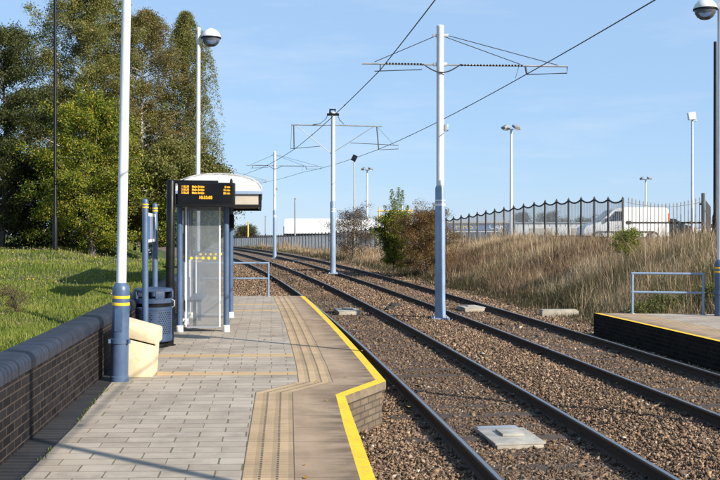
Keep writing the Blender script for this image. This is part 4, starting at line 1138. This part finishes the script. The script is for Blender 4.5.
# ------------------------------------------------------------------ trees and shrubs
LEAFK, LEAFN = .50, 3.2
def tree(name, label, cat, loc, H, z0, R, pal, nl=55, ntw=11, nlf=38, ls=.05, droop=.5, shape='birch', bark='birch', tr=.13, group=None, seed=1, up=.55, sig=.12, yz=None, tw=.55, lean=(0, 0), shoots=()):
    r = np.random.default_rng(seed); ntw = max(5, int(ntw*.85)); nlf = nlf*1.15; sig *= .72
    t = thing(name, label, cat, loc, 0, group)
    tm = MB(); tx, ty = r.normal(0, .25, 2)
    def trunk(z):
        k = max(0, z/H); return Vector((tx*math.sin(k*3.1)*.6+lean[0]*k*k, ty*math.sin(k*2.3)*.6+lean[1]*k*k, z))
    zs = [-.3, 0, .3]+[H*.96*i/9 for i in range(1, 10)]
    tm.tube([trunk(z) for z in zs], [tr*1.25, tr*1.15, tr]+[tr*(1-.92*i/9) for i in range(1, 10)], 8)
    P = []; C = []; N = 0
    pal = np.array(pal)
    for i in range(nl):
        k = (i+r.uniform(0, 1))/nl; z = z0+(H*.97-z0)*k**.9
        if shape == 'birch': pr = math.sin(pi*min(1, .14+.86*k))**.75
        elif shape == 'cone': pr = (1-k)**.8*.95+.08
        else: pr = math.sqrt(max(.02, 1-(2*k-.85)**2/1.4))
        L = R*pr*r.uniform(.55, 1.12); a = i*2.39996+r.normal(0, .4); el = up*(1-.3*k)+r.normal(0, .18)
        d = Vector((math.cos(a)*math.cos(el), math.sin(a)*math.cos(el), math.sin(el)))
        b0 = trunk(z); pts = []
        for j in range(6):
            q = j/5; pts.append(b0 + d*L*q + Vector((0, 0, -.10*L*q*q*(1+droop))))
        rad = max(.008, tr*.34*(1-.75*k))
        tm.tube(pts, [rad*(1-.8*j/5) for j in range(6)], 5, caps=False)
        for q in range(ntw):
            f = .22+.78*(q+r.uniform(0, 1))/ntw
            s = b0 + d*L*f + Vector((0, 0, -.10*L*f*f*(1+droop)))
            od = Vector((r.normal(0, 1), r.normal(0, 1), r.normal(0, .6))); od = (od.normalized()*.8+d*.5).normalized()
            TL = tw*r.uniform(.5, 1.3)*(.75+.5*(1-abs(2*k-1))); n = int(nlf*LEAFN*r.uniform(.4, 1.5))
            u = r.uniform(0, 1, n)**.8
            base = np.array(s)[None]+np.array(od)[None]*(TL*u*(1-.25*u))[:, None]+np.array([(0, 0, -1)])*(TL*droop*u*u)[:, None]
            base += r.normal(0, sig, (n, 3))*np.array([1, 1, .8]); P.append(base)
            n_ = n
            w = r.random(len(pal))**2.2; w /= w.sum()
            cc = pal[r.choice(len(pal), n, p=w*.6+.4/len(pal))]*r.uniform(.7, 1.25, (n, 1)); 
            if yz is not None:
                m = r.random(n) < yz[0]*(r.random()*2); cc[m] = np.array(yz[1])*r.uniform(.7, 1.2, (m.sum(), 1))
            C.append(cc)
    for sx_, sy_, za, zb in shoots:
        n = int((zb-za)*420); u = r.random(n); w_ = .17*(1-u)+.035
        P.append(np.stack([sx_*(.6+.4*u)+r.normal(0, 1, n)*w_, sy_+r.normal(0, 1, n)*w_, za+(zb-za)*u], 1))
        C.append(pal[r.choice(min(4, len(pal)), n)]*r.uniform(.8, 1.3, (n, 1)))
        tm.tube([(sx_*.5, sy_, max(.1, za-.6)), (sx_, sy_, zb-.05)], [.018, .006], 5)
    P = np.concatenate(P); C = np.concatenate(C); n = len(P)
    ok = P[:, 2] > .02; P, C = P[ok], C[ok]; n = len(P)
    nrm = r.normal(size=(n, 3)); nrm[:, 2] += .5; nrm /= np.linalg.norm(nrm, axis=1)[:, None]
    h = r.normal(size=(n, 3)); a = np.cross(nrm, h); a /= np.linalg.norm(a, axis=1)[:, None]; b = np.cross(nrm, a)
    s = (ls*r.lognormal(0, .25, n))[:, None]
    s = s*LEAFK
    V = np.stack([P+a*s, P+b*s*.62, P-a*s, P-b*s*.62], 1).reshape(-1, 3)
    tm.build('trunk', M[bark], t)
    np_mesh('crown', V, (np.arange(n)*4)[:, None]+np.arange(4)[None], M['leaf'], np.repeat(C, 4, 0), t)
    return t
OLIVE = [(.160, .172, .042), (.210, .205, .056), (.120, .136, .034), (.245, .215, .068)]
DARK = [(.055, .063, .019), (.075, .080, .024), (.040, .047, .016)]
GOLD = [(.125, .170, .018), (.18, .215, .022), (.085, .125, .014), (.29, .27, .03)]
RUST = [(.16, .140, .045), (.19, .15, .052), (.12, .11, .034), (.22, .15, .058)]
GT = 'trees on the grass bank'
tree('dark_tree', 'dark green tree at the edge of the photo with sky gaps low down', 'tree', (-12.4, 34.5, 1.0), 7.7, .4, 2.45, DARK+OLIVE[2:3], nl=72, ntw=11, nlf=44, ls=.058, droop=.3, shape='round', bark='bark', group=GT, seed=3, sig=.17)
tree('birch_tree', 'tallest birch with olive foliage behind the thin black pole', 'tree', (-9.8, 36.5, 1.0), 10.9, .5, 2.95, OLIVE, nl=150, ntw=12, nlf=42, ls=.052, droop=.75, group=GT, seed=5, yz=(.03, (.30, .21, .03)), sig=.13, tw=.62)
tree('birch_tree', 'rusty thinning birch between the tallest birch and the drooping one', 'tree', (-7.9, 37.5, 1.0), 9.2, .4, 2.55, RUST+OLIVE[:2], nl=125, ntw=11, nlf=32, ls=.046, droop=.95, group=GT, seed=8, yz=(.10, (.30, .17, .05)), sig=.12)
tree('birch_tree', 'narrow weeping birch with hanging strands above the shelter', 'tree', (-6.62, 38.0, 1.0), 9.35, .8, 1.5, OLIVE, nl=86, ntw=10, nlf=46, ls=.046, droop=1.6, group=GT, seed=12, sig=.075, tw=.8, up=.75)
tree('field_maple', 'bushy yellow green tree in sunlight in front of the birches', 'tree', (-8.75, 32.8, 1.0), 5.0, .0, 2.2, GOLD, nl=72, ntw=12, nlf=28, ls=.060, droop=.35, up=.45, shape='round', bark='bark', tr=.09, group=GT, seed=15, yz=(.07, (.42, .31, .03)), sig=.15, tw=.6, shoots=((-.4, -.3, 4.0, 5.5), (.35, -.4, 3.8, 5.3), (.9, -.2, 3.2, 4.7), (-1.1, -.3, 3.0, 4.5)))
for i, (x, y, h, R, pl, lab) in enumerate(((-14.0, 36.5, 4.4, 2.2, DARK, 'dark shrub under the tree at the edge of the photo'), (-11.4, 36.0, 3.4, 1.9, DARK, 'dark shrub between the dark tree and the yellow green tree'),
        (-6.6, 34.5, 3.6, 1.7, OLIVE, 'olive shrub behind the two blue notice posts'), (-5.75, 37.0, 3.3, 1.15, OLIVE+DARK, 'olive shrub behind the glazed shelter'), (-8.6, 39.5, 5.5, 2.4, DARK+OLIVE, 'deep green thicket behind the birch trunks'), (-12.0, 40.5, 6.5, 2.6, DARK, 'tall dark thicket behind the tallest birch'), (-7.5, 42.5, 2.6, 1.7, DARK, 'low dark shrub glimpsed past the white lamp pole'), (-9.8, 43.5, 2.8, 1.9, OLIVE, 'low olive shrub in shade beneath the birches'), (-7.6, 47.0, 2.2, 1.4, OLIVE, 'low shrub on the bank seen through the shelter glass'), (-5.9, 34.0, 1.7, 1.0, GOLD, 'small yellow green shrub beside the blue notice posts'))):
    tree('shrub', lab, 'shrub', (x, y, 1.15), h, .05, R, pl, nl=46, ntw=10, nlf=34, ls=.07, droop=.3, shape='round', bark='bark', tr=.06, group='shrubs under the trees', seed=30+i, sig=.20, up=.15)
tree('shrub', 'upright yellow green shrub with tall shoots at the embankment foot', 'shrub', (1.62, 47.0, -.1), 2.55, .05, 1.05, GOLD+DARK[:1], nl=60, ntw=11, nlf=24, ls=.052, droop=.05, shape='round', bark='bark', tr=.05, seed=51, up=.7, sig=.11, tw=.42, shoots=((-.12, 0, 2.0, 3.75), (.20, .1, 1.8, 3.85), (.38, -.1, 1.9, 3.7), (-.45, .1, 1.6, 3.0), (.62, 0, 1.5, 3.0), (.0, -.2, 1.6, 3.3)))
tree('shrub', 'russet brown bush directly behind the tall mast', 'shrub', (2.95, 44.0, .0), 2.45, .05, 1.7, [(.20, .12, .045), (.26, .15, .055), (.14, .09, .035), (.12, .11, .035), (.22, .105, .045)], nl=62, ntw=11, nlf=30, ls=.042, droop=.25, shape='round', bark='bark', tr=.05, seed=52, sig=.14, tw=.55, up=.5, shoots=((.3, 0, 2.0, 2.95), (-.5, .2, 1.9, 2.8), (.8, 0, 1.6, 2.6), (-.9, 0, 1.6, 2.4)))
tree('shrub', 'thin brown half bare bush below the white warehouse', 'shrub', (-.45, 62.0, -.1), 2.95, .05, 2.0, [(.12, .075, .045), (.15, .10, .06), (.08, .06, .03)], nl=60, ntw=10, nlf=12, ls=.05, droop=.15, shape='round', bark='bark', tr=.05, seed=53, sig=.16, tw=.6)
tree('shrub', 'small bramble with yellowing leaves high on the dry grass slope', 'shrub', (8.35, 31.0, ground_z(8.35, 31)), 1.15, .35, .55, GOLD+RUST[:1], nl=22, ntw=7, nlf=16, ls=.035, droop=.2, shape='round', bark='bark', tr=.02, seed=54, sig=.09, tw=.3)
for i, (x, y, lab) in enumerate(((6.3, 22.6, 'low green bramble behind the railing post closest to the tracks'), (7.0, 22.9, 'low green bramble behind the middle of the blue railing'), (8.0, 22.7, 'low green bramble beside the white lamp across the tracks'), (12.1, 34.0, 'low green bramble at the foot of the black pole by the side fence'))):
    tree('bramble', lab, 'shrub', (x, y, ground_z(x, y)), .5, .02, .55, OLIVE+DARK, nl=26, ntw=7, nlf=16, ls=.036, droop=.4, shape='round', bark='bark', tr=.015, seed=80+i, sig=.10, tw=.3, up=.25, group='brambles on the embankment')
tree('shrub', 'reddish weed clump on the green bank above the wall', 'shrub', (-3.65-.75, 12.8, ground_z(-4.4, 12.8)), .34, .02, .20, [(.13, .085, .03), (.09, .11, .03), (.18, .09, .05)], nl=18, ntw=5, nlf=14, ls=.011, droop=.1, shape='round', bark='bark', tr=.006, seed=55, sig=.035, tw=.10)
for i, (x, y, h, R, lab) in enumerate(((28.5, 150, 5.3, 3.0, 'dark distant tree behind the pale building, broadest one'), (24.2, 150, 5.5, 1.7, 'narrow distant tree beside the white floodlight mast'), (-17.0, 150, 3.4, 2.0, 'small distant bush around the ochre post'), (36, 160, 4.6, 3.5, 'distant tree hidden mostly behind the white van'))):
    tree('distant_tree', lab, 'tree', (x, y, -1.4), h, .3, R, [(.075, .07, .035), (.10, .085, .04), (.055, .055, .028)], nl=40, ntw=8, nlf=22, ls=.12, droop=.2, shape='round', bark='bark', tr=.15, group='distant trees', seed=60+i, sig=.35, tw=.9)

# ------------------------------------------------------------------ light, sky, camera
SUN_EL = math.radians(27.5); SX, SY = .795, -.606
world = bpy.data.worlds.new('World'); scene.world = world; world.use_nodes = True
wt = world.node_tree; wt.nodes.clear()
sky = wt.nodes.new('ShaderNodeTexSky'); sky.sky_type = 'NISHITA'; sky.sun_disc = False
sky.sun_elevation = SUN_EL; sky.sun_rotation = math.atan2(SX, SY)
sky.altitude = 50; sky.air_density = .9; sky.dust_density = .05; sky.ozone_density = 3.0
bg = wt.nodes.new('ShaderNodeBackground'); bg.inputs[1].default_value = .11
wo = wt.nodes.new('ShaderNodeOutputWorld'); 
# clear thin-haze day: the physical sky is evened out toward one pale blue
mx = wt.nodes.new('ShaderNodeMix'); mx.data_type = 'RGBA'; mx.inputs['Factor'].default_value = .80
wt.links.new(sky.outputs[0], mx.inputs[6]); mx.inputs[7].default_value = (2.02, 3.10, 4.62, 1)
tcw = wt.nodes.new('ShaderNodeTexCoord'); mpw = wt.nodes.new('ShaderNodeMapping'); mpw.inputs['Scale'].default_value = (2.2, 2.2, 13); mpw.inputs['Rotation'].default_value = (0, .12, 0)
nzw = wt.nodes.new('ShaderNodeTexNoise'); nzw.inputs['Scale'].default_value = 2.1; nzw.inputs['Detail'].default_value = 7; nzw.inputs['Roughness'].default_value = .62
rpw = wt.nodes.new('ShaderNodeValToRGB'); rpw.color_ramp.elements[0].position = .53; rpw.color_ramp.elements[1].position = .85; rpw.color_ramp.elements[1].color = (.35, .35, .35, 1)
cmx = wt.nodes.new('ShaderNodeMix'); cmx.data_type = 'RGBA'; cmx.inputs[7].default_value = (4.3, 4.6, 5.1, 1)
wt.links.new(tcw.outputs['Generated'], mpw.inputs[0]); wt.links.new(mpw.outputs[0], nzw.inputs['Vector']); wt.links.new(nzw.outputs['Fac'], rpw.inputs[0])
wt.links.new(rpw.outputs[0], cmx.inputs['Factor']); wt.links.new(mx.outputs[2], cmx.inputs[6]); wt.links.new(cmx.outputs[2], bg.inputs[0]); wt.links.new(bg.outputs[0], wo.inputs[0])
sl = bpy.data.lights.new('sun', 'SUN'); sl.energy = 5.0; sl.angle = math.radians(.3); sl.color = (1, .92, .79)
so = link(bpy.data.objects.new('sun', sl)); so.location = (30, -25, 30)
so.rotation_euler = Vector((-SX*math.cos(SUN_EL), -SY*math.cos(SUN_EL), -math.sin(SUN_EL))).to_track_quat('-Z', 'Y').to_euler()
cam = bpy.data.cameras.new('camera'); co = link(bpy.data.objects.new('camera', cam)); scene.camera = co
co.location = (0, 0, EYE); co.rotation_euler = (pi/2, 0, 0)
cam.sensor_fit = 'HORIZONTAL'; cam.sensor_width = 36; cam.lens = 50; cam.shift_y = -11/720; cam.clip_end = 5000
vs = scene.view_settings; vs.view_transform = 'Standard'; vs.look = 'None'; vs.exposure = .82; vs.gamma = 1
try: vs.use_curve_mapping = False
except Exception: pass
scene.render.engine = 'CYCLES'; cy = scene.cycles
cy.use_denoising = True
try: cy.denoiser = 'OPENIMAGEDENOISE'
except Exception: pass
cy.max_bounces = 8; cy.transparent_max_bounces = 12; cy.diffuse_bounces = 3; cy.glossy_bounces = 3
